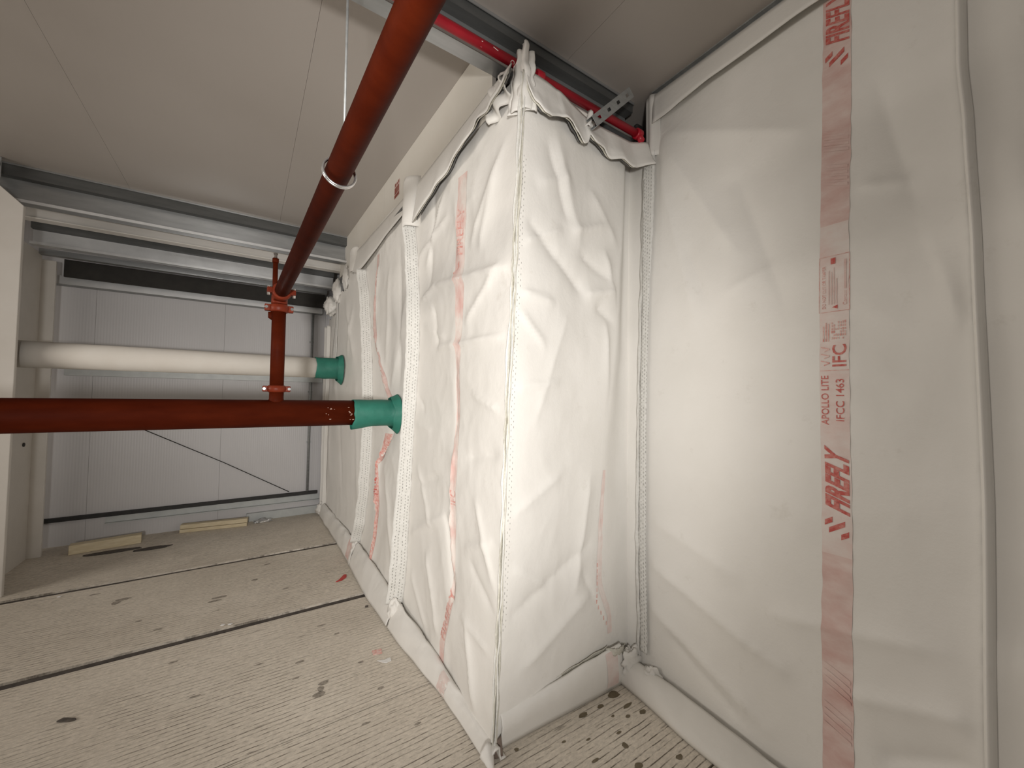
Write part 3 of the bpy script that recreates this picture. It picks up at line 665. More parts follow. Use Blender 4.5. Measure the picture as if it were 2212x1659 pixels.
print_text(surfA, ca, 'FIRE', lambda z: lerp_path(PATH_S2, z) - 0.03, 0.72, 0.14, 0.06, M['ink'], bold=0.02)

# ragged double edge standing out along the corner seam
def corner_edge(parent, dx, dy, base, depth, seed, mat, z0=0.02, z1=2.95):
    def P(u, v):
        z = z0 + (z1 - z0) * v; cx_, cy_ = lerp_path(SEAM_C, z)
        wob = 0.010 * nz(z * 4.2, seed, u * .4) + 0.006 * nz(z * 11, seed * 2, u)
        dd = base + u * depth * (0.8 + 0.45 * nz(z * 6, seed * 5))
        tx, ty = -dy, dx
        return Vector((cx_ + dx * dd + tx * (wob * u + seed * 0.0), cy_ + dy * dd + ty * wob * u, z))
    MB().grid(P, 3, 240).build('seam_edge', mat, parent, solid=0.0045)
k = math.sqrt(.5)
corner_edge(ca, -0.92, -0.38, -0.006, 0.034, 1.1, M['tape'])
corner_edge(ca, -0.70, -0.71, -0.004, 0.044, 2.3, M['rawedge'])
corner_edge(ca, -0.42, -0.90, -0.004, 0.044, 3.9, M['tape'], z1=2.90)
corner_edge(ca, -0.16, -0.98, -0.004, 0.036, 5.6, M['rawedge'], z1=2.90)
stitches(lambda u, z, off: Vector((lerp_path(SEAM_C, z)[0] + 0.020 + u, lerp_path(SEAM_C, z)[1] - 0.004, z)), lambda z: 0.0, (0.0, 0.012), 0.5, 2.6, 0, pitch=0.026, ln=0.008).build('stitching', M['stitch'], ca)['kind'] = 'stuff'

# floor fold of the long curtain
def fold(name, parent, P2, n, nu=12, mat='fabric', solid=0.006):
    """P2(t, k): cross-section point, k in 0..1 from the wall side over the top to the floor edge."""
    return MB().grid(lambda u, v: P2(v, u), nu, n).build(name, M[mat], parent, solid=solid)
BOT_A = [(1.44, 0.862), (1.62, 0.862), (1.87, 0.862), (2.18, 0.834), (2.56, 0.806), (3.13, 0.788), (4.25, 0.812), (5.6, 0.805)]
TOP_A = [(1.44, 0.055, 0.905), (1.55, 0.060, 0.905), (1.83, 0.075, 0.902), (2.15, 0.10, 0.90), (2.69, 0.13, 0.888), (3.37, 0.185, 0.872), (3.82, 0.185, 0.868), (5.27, 0.175, 0.842), (5.6, 0.17, 0.84)]
def foldA(y0, y1, seed):
    def P2(t, k):
        Y = y0 + (y1 - y0) * t
        bx = lerp_path(BOT_A, Y) + 0.008 * nz(Y * 4, seed); tz, tx = lerp_path(TOP_A, Y)
        tz += 0.010 * nz(Y * 6, seed + 3) ; tx += 0.010 * nz(Y * 5, seed + 6)
        wx = XA(Y) - 0.006
        wr_ = 0.011 * nz(Y * 8 - k * 5, k * 2, seed) + 0.006 * abs(nz(Y * 19 + k * 7, k * 3, seed))
        pts = [(wx - 0.006, tz - 0.11), (tx + 0.016, tz - 0.06), (tx + 0.006, tz), (tx - 0.012, tz - 0.004), (tx * 0.62 + bx * 0.38 - 0.012, tz * 0.66), (tx * 0.25 + bx * 0.75 - 0.008, tz * 0.28), (bx, 0.004)]
        s = k * (len(pts) - 1); i = min(int(s), len(pts) - 2); f = s - i
        x = pts[i][0] * (1 - f) + pts[i + 1][0] * f; z = pts[i][1] * (1 - f) + pts[i + 1][1] * f
        env = math.sin(math.pi * min(1, k * 1.02)) ** 0.7
        return Vector((x - wr_ * env, Y, max(0.006, z + wr_ * env * 0.6)))
    return P2
fold('floor_fold', ca, foldA(1.43, 2.64, 1.0), 150)
fold('floor_fold', ca, foldA(2.66, 3.77, 4.0), 90)
fold('floor_fold', ca, foldA(3.79, 5.62, 8.0), 90)
def fold_print(parent, P2, t0, t1, k0, k1, mat, d=(-0.7, 0, 0.7)):
    D = Vector(d) * 0.0045
    MB().grid(lambda u, v: P2(t0 + (t1 - t0) * v, k0 + (k1 - k0) * u) + D, 14, 10).build('printed_patch', mat, parent)
fold_print(ca, foldA(1.43, 2.64, 1.0), 0.36, 0.43, 0.40, 0.97, M['band_light'])
fold_print(ca, foldA(3.79, 5.62, 8.0), 0.03, 0.10, 0.42, 0.95, M['band'])
# bunched knuckles where the folds meet the seams
def knuckle(parent, c, r, seed, mat='fabric', nm='bunched_cloth', sx=1, sy=1, sz=1, amp=0.35):
    def P(u, v):
        th = 2 * math.pi * u; ph = math.pi * v
        d = Vector((math.cos(th) * math.sin(ph), math.sin(th) * math.sin(ph), math.cos(ph)))
        rr = r * (1 + amp * nz(d.x * 2.4 + seed, d.y * 2.4, d.z * 2.4) - amp * 0.6 * abs(nz(d.x * 5 + seed, d.y * 5, d.z * 3)))
        return Vector(c) + Vector((d.x * rr * sx, d.y * rr * sy, d.z * rr * sz))
    return MB().grid(P, 28, 20).build(nm, M[mat], parent)
knuckle(ca, (0.862, 2.66, 0.085), 0.060, 3.0, sx=0.8, sy=0.75, sz=1.25)
knuckle(ca, (0.875, 3.82, 0.125), 0.062, 6.0, sx=0.8, sy=0.8, sz=1.1)
knuckle(ca, (0.830, 5.55, 0.09), 0.07, 9.0, sx=0.9, sy=0.9, sz=1.1)
# torn tail at the corner
def tail(u, v):
    y = 1.46 - 0.085 * v; wv = (1 - v) * 0.058
    return Vector((0.868 - 0.012 * v + (u - 0.5) * 2 * wv * 0.62, y + 0.012 * (u - .5), 0.006 + (1 - v) * 0.07 * (1 - (2 * u - 1) ** 2 * 0.5) + 0.006 * nz(u * 5, v * 5)))
MB().grid(tail, 8, 10).build('torn_tail', M['fabric'], ca, solid=0.005)
MB().grid(lambda u, v: Vector((0.900 + 0.035 * u, 1.468 - 0.012 * u - 0.018 * v, 0.075 * (1 - v) * (0.5 + 0.5 * u) + 0.004 + 0.008 * nz(u * 6, v * 6))), 6, 6).build('exposed_backing', M['card'], ca, solid=0.003)

# head flap: near and far lengths, each double skinned with a gaping lower edge
LOW_N = [(1.43, 2.90), (1.50, 2.875), (1.60, 2.845), (1.70, 2.845), (1.85, 2.79), (2.10, 2.735), (2.45, 2.66), (2.60, 2.645)]
def flapN(layer):
    def P(u, v):
        Y = 1.43 + (2.515 - 1.43) * v
        zt = 2.985 - 0.06 * (Y - 1.5) / 1.1 * 0.9; zl = lerp_path(LOW_N, Y) + layer * 0.012 + 0.012 * nz(Y * 7, layer * 3.0)
        z = zt + (zl - zt) * u
        crisp = smooth(1.95, 1.5, Y)
        gap = 0.010 + max(0.004, 0.040 + 0.016 * nz(Y * 6, 0.5) - layer * 0.014) * u + crisp * 0.026 * nz(Y * 11, u * 2.0, 3.3) * u
        return Vector((XA(Y) - gap - 0.012, Y, z))
    return P
MB().grid(flapN(0), 8, 110).build('head_flap', M['fabric'], ca, solid=0.005)
MB().grid(flapN(1.0), 8, 110).build('head_flap_lining_and_shade', M['rawedge'], ca, solid=0.004)
MB().grid(flapN(2.2), 8, 110).build('head_flap_lining_and_shade', M['flap_shade'], ca, solid=0.003)  # innermost dark layer paints the shade in the slit
def flapF(layer):
    def P(u, v):
        Y = 2.66 + (4.24 - 2.66) * v
        zt = 2.945 + 0.02 * (Y - 2.7) / 1.5; zl = 2.80 - 0.09 * smooth(2.7, 4.0, Y) + 0.05 * smooth(4.0, 4.25, Y) + layer * .012
        z = zt + (zl - zt) * u
        return Vector((XA(Y) - 0.020 - (0.026 - layer * 0.012) * u - 0.003 * nz(Y * 4, u * 2), Y, z))
    return P
MB().grid(flapF(0), 6, 60).build('head_flap', M['fabric'], ca, solid=0.005)
MB().box((XA(3.0) - 0.035, 2.72, 2.83), (XA(3.0) - 0.02, 4.2, 2.87)).build('batten', M['flap_shade'], ca)
# wrapped collars over seam heads
def collar(parent, yc, z0, z1, hy, seed, out=0.055):
    def P(u, v):
        z = z0 + (z1 - z0) * v; Y = yc + (u * 2 - 1) * hy * (1 - 0.35 * (1 - v)) + 0.02 * (1 - v)
        b = math.sin(math.pi * u)
        return Vector((XA(Y) - out * b ** 0.5 - 0.008 * nz(u * 3, v * 4, seed), Y, z + 0.01 * nz(u * 4, seed)))
    MB().grid(P, 14, 16).build('seam_collar', M['fabric'], parent, solid=0.006)
collar(ca, 2.60, 2.655, 2.975, 0.105, 2.2, 0.085)
collar(ca, 4.22, 2.77, 3.0, 0.10, 5.5, 0.065)
# crumpled ends wrapped round the rails
knuckle(ca, (0.868, 4.60, 2.80), 0.10, 12.0, sx=0.35, sy=1.1, sz=1.3, amp=0.38, nm='rail_wrap')
knuckle(ca, (0.850, 4.95, 2.735), 0.115, 15.0, sx=0.5, sy=0.8, sz=1.25, amp=0.38, nm='rail_wrap')
knuckle(ca, (0.825, 5.22, 2.60), 0.125, 18.0, sx=0.65, sy=0.9, sz=0.95, amp=0.38, nm='rail_wrap')
# gathered peak at the corner head
for i, (dx, dy, h, sd_) in enumerate(((0.0, 0.0, 3.085, 1.0), (-0.012, 0.03, 3.06, 2.0), (0.03, -0.006, 3.05, 3.0), (0.0, 0.055, 3.03, 4.4))):
    def P(u, v, dx=dx, dy=dy, h=h, sd_=sd_):
        z = 2.78 + (h - 2.78) * v; wdt = 0.045 * (1 - 0.72 * v)
        return Vector((0.985 + dx + (u - .5) * wdt * 1.2 + 0.014 * nz(v * 5, sd_) + 0.006 * math.sin(u * 9 + sd_), 1.408 + dy - 0.02 * math.sin(math.pi * u) - (u - .5) * wdt * 0.9 + 0.012 * nz(v * 6, sd_, 2.), z))
    MB().grid(P, 8, 24).build('gathered_peak', M['fabric'], ca, solid=0.006)
def hang(u, v):   # crumpled pleat hanging below the peak on the long side
    Y = 1.47 + 0.17 * u; z = 2.99 - (0.11 + 0.05 * u) * v
    return Vector((0.962 - 0.045 * math.sin(math.pi * v) ** 0.6 * (0.8 + 0.5 * nz(u * 4, v * 3)) - 0.02 * math.sin(u * 11 + v * 3), Y + 0.01 * nz(v * 6), z))
MB().grid(hang, 20, 14).build('gathered_pleat', M['fabric'], ca, solid=0.005)
# vertical hem flange at the far end
MB().grid(lambda u, v: Vector((XA(5.6) - 0.005 - 0.055 * u - 0.006 * nz(v * 9, u), 5.60 - 0.010 * u + 0.012 * nz(v * 6, 3.0) * u, 0.10 + 2.3 * v)), 5, 90).build('end_hem', M['fabric'], ca, solid=0.010)
MB().grid(lambda u, v: Vector((XA(5.5) - 0.012 - 0.04 * u - 0.006 * nz(v * 8, u, 4.), 5.46 - 0.008 * u + 0.010 * nz(v * 5, 7.0) * u, 0.10 + 2.3 * v)), 5, 90).build('end_hem', M['fabric'], ca, solid=0.008)

# ---------------------------------------------------------------- short return curtain (faces the viewer)
C_EDGE = [(0.0, 1.66), (0.32, 1.64), (0.535, 1.551), (1.16, 1.60), (1.92, 1.71), (2.76, 1.766), (3.0, 1.77)]
VALLEY = [(0.0, 1.785, 1.50), (0.4, 1.80, 1.52), (1.5, 1.86, 1.57), (3.0, 1.915, 1.60)]   # z -> x, y
CR_C = [(1.05, 2.30, 1.45, 2.05, -0.020, 0.05), (1.45, 2.05, 1.70, 2.10, 0.020, 0.04), (1.10, 2.50, 1.30, 2.60, 0.012, 0.05), (1.60, 2.30, 1.72, 2.00, 0.020, 0.04), (1.55, 2.0, 1.70, 1.92, -0.016, 0.03), (0.98, 1.98, 1.20, 1.96, 0.014, 0.02),
        (0.98, 1.90, 1.15, 1.75, 0.012, 0.02), (0.98, 1.55, 1.25, 1.58, 0.010, 0.02), (1.10, 1.4, 1.3, 1.9, 0.010, 0.06), (1.0, 1.0, 1.3, 1.15, 0.010, 0.04), (1.0, 0.55, 1.5, 0.75, -0.012, 0.05), (1.05, 0.30, 1.5, 0.50, 0.014, 0.05),
        (1.5, 2.6, 1.72, 2.35, 0.012, 0.04), (1.2, 2.75, 1.4, 2.3, 0.012, 0.06)]
CR_C += [(1.15, 2.70, 1.30, 2.40, -0.014, 0.04), (1.35, 2.35, 1.60, 2.45, 0.016, 0.035), (1.42, 2.25, 1.68, 2.15, -0.014, 0.03), (1.0, 2.20, 1.25, 2.32, 0.012, 0.03), (1.62, 1.90, 1.66, 1.30, 0.018, 0.03), (1.50, 1.10, 1.40, 0.55, 0.014, 0.05), (1.0, 0.75, 1.2, 0.62, 0.010, 0.03), (1.45, 0.62, 1.62, 0.34, -0.012, 0.03)]
def surfC(X, z, off=0.0):
    cx_, cy_ = lerp_path(SEAM_C, z); ex = lerp_path(C_EDGE, z); vx, vy = lerp_path(VALLEY, z)
    if X <= ex:
        k = min(1, max(0, (X - cx_) / (ex - cx_))); pil = math.sin(math.pi * k)
        y0 = 1.515 + (cy_ - 1.515) * (1 - smooth(0, 0.75, k))
        d = off + 0.016 * pil + crease(X, z, CR_C) * min(1, pil * 3) + crumple(X, z, 11.3, 0.014, 2.0) * pil + 0.006 * math.exp(-k / 0.07) * nz(z * 13, 2.2) * min(1, pil * 8)
        return Vector((X, y0 - d, z))
    k = min(1, (X - ex) / (vx - ex)); pil = math.sin(math.pi * k)
    return Vector((X, 1.515 + (vy - 1.515) * smooth(0, 0.8, k) - off - 0.006 * pil * nz(z * 4, k * 2, 7.7), z))
cc = empty('fire_curtain', (1.4, 1.5, 0)); tag(cc, 'short white return curtain facing the viewer between the two corners', 'curtain')
def PC(u, v):
    z = 0.004 + (2.96 - 0.004) * v; cx_, _ = lerp_path(SEAM_C, z); vx, _ = lerp_path(VALLEY, z); ex = lerp_path(C_EDGE, z)
    X = cx_ + (ex - cx_) * (u / 0.78) if u < 0.78 else ex + (vx + 0.035 - ex) * (u - 0.78) / 0.22
    return surfC(X, z)
MB().grid(PC, 90, 180).build('cloth_panel', M['fabric'], cc)
PATH_SC = [(0.15, 1.66), (0.33, 1.655), (0.55, 1.575), (0.8, 1.585), (1.2, 1.62)]
band(surfC, cc, PATH_SC, lambda z: 0.020 - 0.014 * abs(z - 0.55), 0.25, 1.12, M['band_light'], n=60)
dots = [rect(1.556 + 0.02 * abs(z - 0.5) + (0.0 if z > 0.4 else (0.42 - z) * 0.55), z, 1.562 + 0.02 * abs(z - 0.5) + (0.0 if z > 0.4 else (0.42 - z) * 0.55), z + 0.02) for z in [0.30 + 0.032 * i for i in range(11)]]
print_quads(surfC, cc, dots, M['ink_worn'], name='faded_print', sub=1)

def foldC(t, k):
    X = 0.945 + (1.70 - 0.945) * t
    by = 1.478 + (1.462 - 1.478) * smooth(0.95, 1.67, X); tz = 0.145 + 0.05 * (X - 0.95) / 0.7 + 0.008 * nz(X * 8)
    w1 = 0.005 * nz(X * 7, k * 3) + 0.003 * nz(X * 19, k * 5)
    pts = [(1.512, tz - 0.10), (1.492, tz - 0.06), (1.484, tz), (1.472, tz - 0.006), (1.462, tz * 0.7), (by - 0.004, tz * 0.3), (by, 0.004)]
    s = k * 6; i = min(int(s), 5); f = s - i
    y = pts[i][0] * (1 - f) + pts[i + 1][0] * f; z = pts[i][1] * (1 - f) + pts[i + 1][1] * f
    return Vector((X, y - w1 * math.sin(math.pi * k), max(0.004, z)))
fold('floor_fold', cc, foldC, 90)
MB().grid(lambda u, v: foldC(0.84 + 0.11 * v, 0.45 + 0.5 * u) + Vector((0, -0.0045, 0)), 12, 10).build('printed_patch', M['band_light'], cc)
def foldC2(t, k):
    X = 0.95 + (1.62 - 0.95) * t; v = foldC(t, 0.05 + 0.35 * k); return Vector((X, v.y + 0.012 + 0.006 * nz(X * 14), v.z + 0.008 + 0.008 * nz(X * 11)))
fold('floor_fold_lining', cc, foldC2, 80, 4, 'rawedge', 0.003)
LOW_C = [(0.98, 2.86), (1.02, 2.80), (1.06, 2.765), (1.10, 2.768), (1.16, 2.80), (1.24, 2.812), (1.30, 2.80), (1.37, 2.782), (1.40, 2.80), (1.415, 2.845), (1.45, 2.825), (1.53, 2.824), (1.60, 2.80), (1.68, 2.815), (1.76, 2.80), (1.84, 2.825), (1.9, 2.84)]
def flapC(layer):
    def P(u, v):
        X = 0.985 + (1.885 - 0.985) * v
        zt = 2.965 + 0.02 * (X - 1.0); zl = lerp_path(LOW_C, X) + layer * 0.010 + 0.008 * nz(X * 16, layer)
        z = zt + (zl - zt) * u
        gap = 0.010 + (0.050 - layer * 0.018 + 0.034 * nz(X * 8.5, 2.0)) * u ** 1.2 + 0.012 * nz(X * 10, u * 2.5, 6.0) * u
        y0 = min(1.50, surfC(min(X, 1.74), 2.75).y, surfC(min(X, 1.74), 2.9).y) - 0.004 - 0.05 * smooth(1.78, 1.89, X)
        return Vector((X, y0 - max(0.006, gap), z))
    return P
MB().grid(flapC(0), 10, 140).build('head_flap', M['fabric'], cc, solid=0.005)
MB().grid(flapC(1.0), 10, 140).build('head_flap_lining_and_shade', M['rawedge'], cc, solid=0.004)
MB().grid(flapC(2.0), 10, 100).build('head_flap_lining_and_shade', M['flap_shade'], cc, solid=0.003)  # dark inner layer, shade of the gaping edge put into its colour
MB().grid(lambda u, v: Vector((1.405 + 0.05 * u + 0.02 * v, 1.452 - 0.02 * math.sin(u * 6), 2.90 + 0.09 * v * (1 - u * 0.4) + 0.01 * nz(u * 5, v * 5))), 8, 8).build('torn_corner', M['fabric'], cc, solid=0.005)

# ---------------------------------------------------------------- right-hand curtain
def XB(z): return 1.80 + 0.13 * smooth(-0.4, 3.6, z) * 1.0 if z < 0 else 1.80 + 0.128 * (z / 3.28) ** 0.85
def V_(z): return lerp_path(VALLEY, z)
CR_B = [(1.36, 2.95, 0.95, 2.2, 0.020, 0.10), (1.30, 2.98, 0.70, 2.65, 0.018, 0.10), (0.95, 2.55, 0.75, 1.9, -0.016, 0.10), (1.36, 2.75, 1.15, 1.9, 0.012, 0.08), (0.45, 2.7, 0.30, 1.9, -0.020, 0.10), (0.36, 2.2, 0.24, 1.75, 0.016, 0.08),
        (1.36, 0.62, 0.75, 0.42, 0.022, 0.06), (1.36, 0.85, 0.95, 0.72, 0.012, 0.06), (1.36, 0.40, 0.80, 0.16, 0.022, 0.06), (1.25, 0.30, 0.90, 0.12, -0.014, 0.04), (0.80, 0.62, 0.30, 0.72, 0.014, 0.06), (0.55, 0.45, 0.24, 0.55, 0.016, 0.05), (0.45, 0.3, 0.25, 0.42, -0.02, 0.05),
        (1.0, 2.02, 0.80, 2.10, 0.006, 0.02), (0.50, 2.32, 0.36, 2.28, 0.010, 0.03), (0.15, 2.3, 0.05, 1.7, 0.016, 0.08), (0.18, 0.8, 0.0, 0.6, 0.016, 0.06), (1.2, 2.3, 1.1, 2.0, -0.008, 0.03)]
SEAM_R = [(0.0, 0.215), (0.55, 0.212), (1.2, 0.205), (2.0, 0.215), (2.4, 0.225), (2.6, 0.235), (3.3, 0.232)]
def surfB(Y, z, off=0.0):
    vx, vy = V_(z)
    sr = lerp_path(SEAM_R, z)
    x = XB(z)
    d = off + crease(Y, z, CR_B) * smooth(0.0, 0.06, abs(Y - sr)) * smooth(0.0, 0.06, abs(Y - 1.41))
    d += crumple(Y, z, 21.5, 0.015, 1.5) * smooth(0.0, 0.15, abs(Y - sr)) * smooth(0.0, 0.2, abs(Y - 1.41))
    if Y > 1.43: # tucks back into the inner corner
        k = (Y - 1.43) / (vy - 1.43); x = x + (vx - x) * smooth(0, 1, k)
    d += 0.016 * math.exp(-abs(Y - sr) / 0.015) * (1 if Y > sr else 0.4) - 0.013 * math.exp(-((Y - sr + 0.045) / 0.035) ** 2)
    return Vector((x - d, Y, z))
cb = empty('fire_curtain', (1.85, 0.2, 0)); tag(cb, 'large white fire curtain on the right with the red printed stripe', 'curtain')
def PB(u, v):
    z = 0.02 + 3.20 * v; y0 = V_(z)[1]; sr = lerp_path(SEAM_R, z)
    if z > 2.98: y0 = y0 + (1.44 - y0) * smooth(2.98, 3.03, z)   # cloth stops short of the pipe opening
    return surfB(y0 + (sr - y0) * u, z)
o = MB().grid(PB, 110, 200).build('cloth_panel', M['fabric'], cb); o['label'] = 'wide panel with the red stripe'
def PB2(u, v):
    z = 0.02 + 3.20 * v; sr = lerp_path(SEAM_R, z); return surfB(sr + (-2.2 - sr) * u, z)
o = MB().grid(PB2, 90, 90).build('cloth_panel', M['fabric'], cb); o['label'] = 'panel beyond the right seam'
SEAM_K = [(0.0, 1.385), (0.15, 1.40), (0.8, 1.43), (1.5, 1.445), (2.9, 1.44), (3.2, 1.45)]
seam(surfB, cb, SEAM_K, lambda z: 0.022 + 0.018 * smooth(2.0, 2.6, z), 0.16, 2.93, (-0.022, -0.006, 0.008, 0.02), off=0.016, n=200, ln=0.011)
MB().grid(lambda u, v: surfB(lerp_path(SEAM_K, 0.12 + 2.85 * v) + 0.026 + 0.02 * u + 0.008 * nz(v * 22, u), 0.12 + 2.85 * v, 0.016 - 0.004 * u + 0.006 * nz(v * 30, u, 2.0)), 4, 160).build('seam_wing', M['tape'], cb, solid=0.003)
# tall gathered post of cloth above the seam head
MB().grid(lambda u, v: Vector((1.922 - 0.030 * math.sin(math.pi * u) - 0.004 * math.sin(u * 14), 1.475 - 0.10 * u, 2.90 + 0.36 * v)), 12, 12).build('seam_head_pleat', M['fabric'], cb, solid=0.006)
# raised welted seam on the right
MB().grid(lambda u, v: surfB(lerp_path(SEAM_R, 0.02 + 3.2 * v) + 0.020 * (0.5 - u) * 2 * 0.6, 0.02 + 3.2 * v, 0.004 + 0.012 * math.sin(math.pi * u)), 6, 160).build('welted_seam', M['fabric'], cb)
# head flap of the right curtain
LOW_B = [(-2.0, 3.15), (0.0, 3.14), (0.63, 3.132), (0.78, 3.132), (1.07, 3.12), (1.38, 3.086), (1.42, 3.08)]
def flapB(layer):
    def P(u, v):
        Y = 1.41 - 2.6 * v; zt = CEIL - 0.028; zl = lerp_path(LOW_B, Y) + 0.006 * nz(Y * 8, layer) + layer * 0.008
        z = zt + (zl - zt) * u
        return Vector((1.910 - 0.008 - (0.016 + 0.006 * nz(Y * 5) - layer * 0.010) * u - 0.003 * nz(Y * 4, u), Y, z))
    return P
MB().grid(flapB(0), 6, 120).build('head_flap', M['fabric'], cb, solid=0.005)
MB().grid(flapB(1), 6, 120).build('head_flap_lining_and_shade', M['rawedge'], cb, solid=0.003)
# floor fold of the right curtain
def foldB(t, k):
    Y = 1.47 - 2.6 * t
    bx = 1.687 - 0.045 * smooth(1.45, 0.9, Y) + 0.006 * nz(Y * 5, 2.2); tz = 0.105 - 0.035 * smooth(1.3, 0.7, Y) + 0.008 * nz(Y * 6); tx = 1.772 + 0.004 * nz(Y * 5)
    w1 = 0.012 * nz(Y * 6 + k * 3, k * 3, 5.0) + 0.006 * nz(Y * 15 + k * 4, k * 5, 8.)
    bul = 0.010 * smooth(1.1, 1.45, Y)
    pts = [(1.800, tz - 0.07), (tx + 0.010, tz - 0.04), (tx, tz), (tx - 0.02, tz - 0.004), (tx * 0.5 + bx * 0.5 - 0.014 - bul, tz * 0.72 + bul), (bx + 0.008 - 0.012, tz * 0.35), (bx, 0.004)]
    s = k * 6; i = min(int(s), 5); f = s - i
    x = pts[i][0] * (1 - f) + pts[i + 1][0] * f; z = pts[i][1] * (1 - f) + pts[i + 1][1] * f
    e = math.sin(math.pi * k) ** 0.7
    return Vector((x - w1 * e, Y, max(0.004, z + w1 * e * .5)))
fold('floor_fold', cb, foldB, 170)
knuckle(cb, (1.755, 1.452, 0.10), 0.075, 31.0, sx=1.0, sy=0.45, sz=1.15, amp=0.5)
knuckle(cb, (1.775, 1.33, 0.08), 0.055, 33.0, sx=0.8, sy=0.9, sz=0.8, amp=0.5)
MB().grid(lambda u, v: Vector((1.60 + 0.22 * u, 1.487 - 0.03 * math.sin(u * 5), 0.17 + 0.03 * v + 0.02 * nz(u * 9, v * 3) - 0.06 * u ** 2)), 16, 4).build('ragged_edge', M['rawedge'], cb, solid=0.004)

# red printed stripe and lettering on the right curtain
PATH_B = [(0.0, 0.572), (0.2, 0.573), (1.0, 0.573), (1.4, 0.578), (2.08, 0.580), (3.0, 0.566), (3.3, 0.562)]
pb = lambda z: lerp_path(PATH_B, z)
band(surfB, cb, PATH_B, 0.046, 0.06, 0.93, M['band'], n=90)
band(surfB, cb, PATH_B, 0.046, 0.93, 2.20, M['band_light'], n=120)
band(surfB, cb, PATH_B, 0.046, 2.20, 3.14, M['band'], n=90)
bl = lambda t: (lambda z: pb(z) + t)
INK = M['ink']
print_text(surfB, cb, 'FIREFLY', bl(-0.040), 1.080, 0.225, 0.074, INK, bold=0.045, italic=0.40)
def upmark(zc, mat):
    s = 0.078; q = []
    for (t, a, l) in ((0.028, 0.050, 0.30), (0.006, 0.028, 0.62), (-0.022, 0.006, 0.30)):
        q.append([(pb(zc) + t + l * 0.028, zc + a - l * 0.012 - 0.008), (pb(zc) + t + l * 0.028, zc + a - l * 0.012 + 0.012), (pb(zc) + t - l * 0.050, zc + a + l * 0.040 + 0.012), (pb(zc) + t - l * 0.050, zc + a + l * 0.040 - 0.008)])
    return print_quads(surfB, cb, q, mat, name='maker_mark')
upmark(0.995, INK)
print_text(surfB, cb, 'APOLLO LITE', bl(0.018), 1.412, 0.190, 0.024, INK, bold=0.006)
print_text(surfB, cb, 'IFCC 1463', bl(-0.030), 1.428, 0.160, 0.026, INK, bold=0.006)
print_text(surfB, cb, 'IFC', bl(-0.038), 1.636, 0.084, 0.044, INK, bold=0.012)
for i in range(3):   # three tick marks
    z = 1.640 + 0.027 * i; c = pb(z) + 0.026
    print_quads(surfB, cb, [[(c + 0.006, z), (c - 0.012, z + 0.008), (c - 0.011, z + 0.012), (c + 0.006, z + 0.004)], [(c - 0.012, z + 0.009), (c + 0.016, z + 0.018), (c + 0.016, z + 0.022), (c - 0.012, z + 0.013)]], M['ink_worn'], name='tick_mark', sub=1)
print_quads(surfB, cb, [rect(pb(1.63) - 0.045, 1.620, pb(1.63) + 0.044, 1.6225)], M['ink_worn'], name='rule_line', sub=4)
# block of small print beside a certification panel
q = []
for i in range(6):
    for t in range(7):
        if random.random() < 0.84: q.append(rect(pb(1.75) - 0.036 + t * 0.0068, 1.742 + i * 0.012, pb(1.75) - 0.036 + t * 0.0068 + 0.0042, 1.742 + i * 0.012 + random.uniform(0.006, 0.011)))
print_quads(surfB, cb, q, M['ink_worn'], name='small_print', sub=1)
q = [rect(pb(1.75) + 0.016 + t * 0.008, 1.735, pb(1.75) + 0.020 + t * 0.008, 1.735 + l) for t, l in ((0, 0.07), (1, 0.075), (2, 0.06))]
print_quads(surfB, cb, q, M['ink_worn'], name='small_print', sub=2)
# bordered notice
z0, z1, u0, u1 = 1.850, 2.072, 0.531, 0.628
q = [rect(u0, z0, u1, z0 + 0.002), rect(u0, z1, u1, z1 + 0.002), rect(u0, z0, u0 + 0.002, z1), rect(u1 - 0.002, z0, u1, z1)]
print_quads(surfB, cb, q, M['ink_worn'], name='notice_border', sub=8)
print_text(surfB, cb, 'DO NOT CUT OR TAMPER', 0.606, 1.866, 0.170, 0.011, M['ink_worn'], bold=0.01, name='notice_text')
q = [rect(0.594 - 0.008 * i, 1.880, 0.597 - 0.008 * i, 1.880 + l) for i, l in enumerate((0.135, 0.13, 0.145, 0.10))]
print_quads(surfB, cb, q, M['band'], name='notice_lines', sub=4)
print_quads(surfB, cb, [[(0.568, 1.860), (0.585, 1.868), (0.585, 1.8685), (0.568, 1.876)], [(0.575, 2.040), (0.590, 2.040), (0.590, 2.064), (0.575, 2.064)]], INK, name='notice_symbol', sub=1)['kind'] = 'stuff'
print_text(surfB, cb, 'Contact', 0.540, 1.872, 0.055, 0.012, M['ink_worn'], name='notice_text')
print_quads(surfB, cb, [rect(0.541, 1.935, 0.548, 2.05)], M['band'], name='notice_lines', sub=4)
# strong repeat of the name at the head of the stripe
print_text(surfB, cb, 'FIREFLY', bl(-0.040), 2.925, 0.205, 0.076, INK, bold=0.03, italic=0.4)
upmark(2.84, INK)
for zc in (0.30, 0.44, 2.36, 2.50):   # faint ghosts of the print
    print_quads(surfB, cb, [[(pb(zc) - 0.04, zc - 0.02 + 0.024 * i), (pb(zc) - 0.04, zc - 0.008 + 0.024 * i), (pb(zc) + 0.04, zc + 0.022 + 0.024 * i), (pb(zc) + 0.04, zc + 0.010 + 0.024 * i)] for i in range(4)], M['band'], name='ghost_print', sub=3)

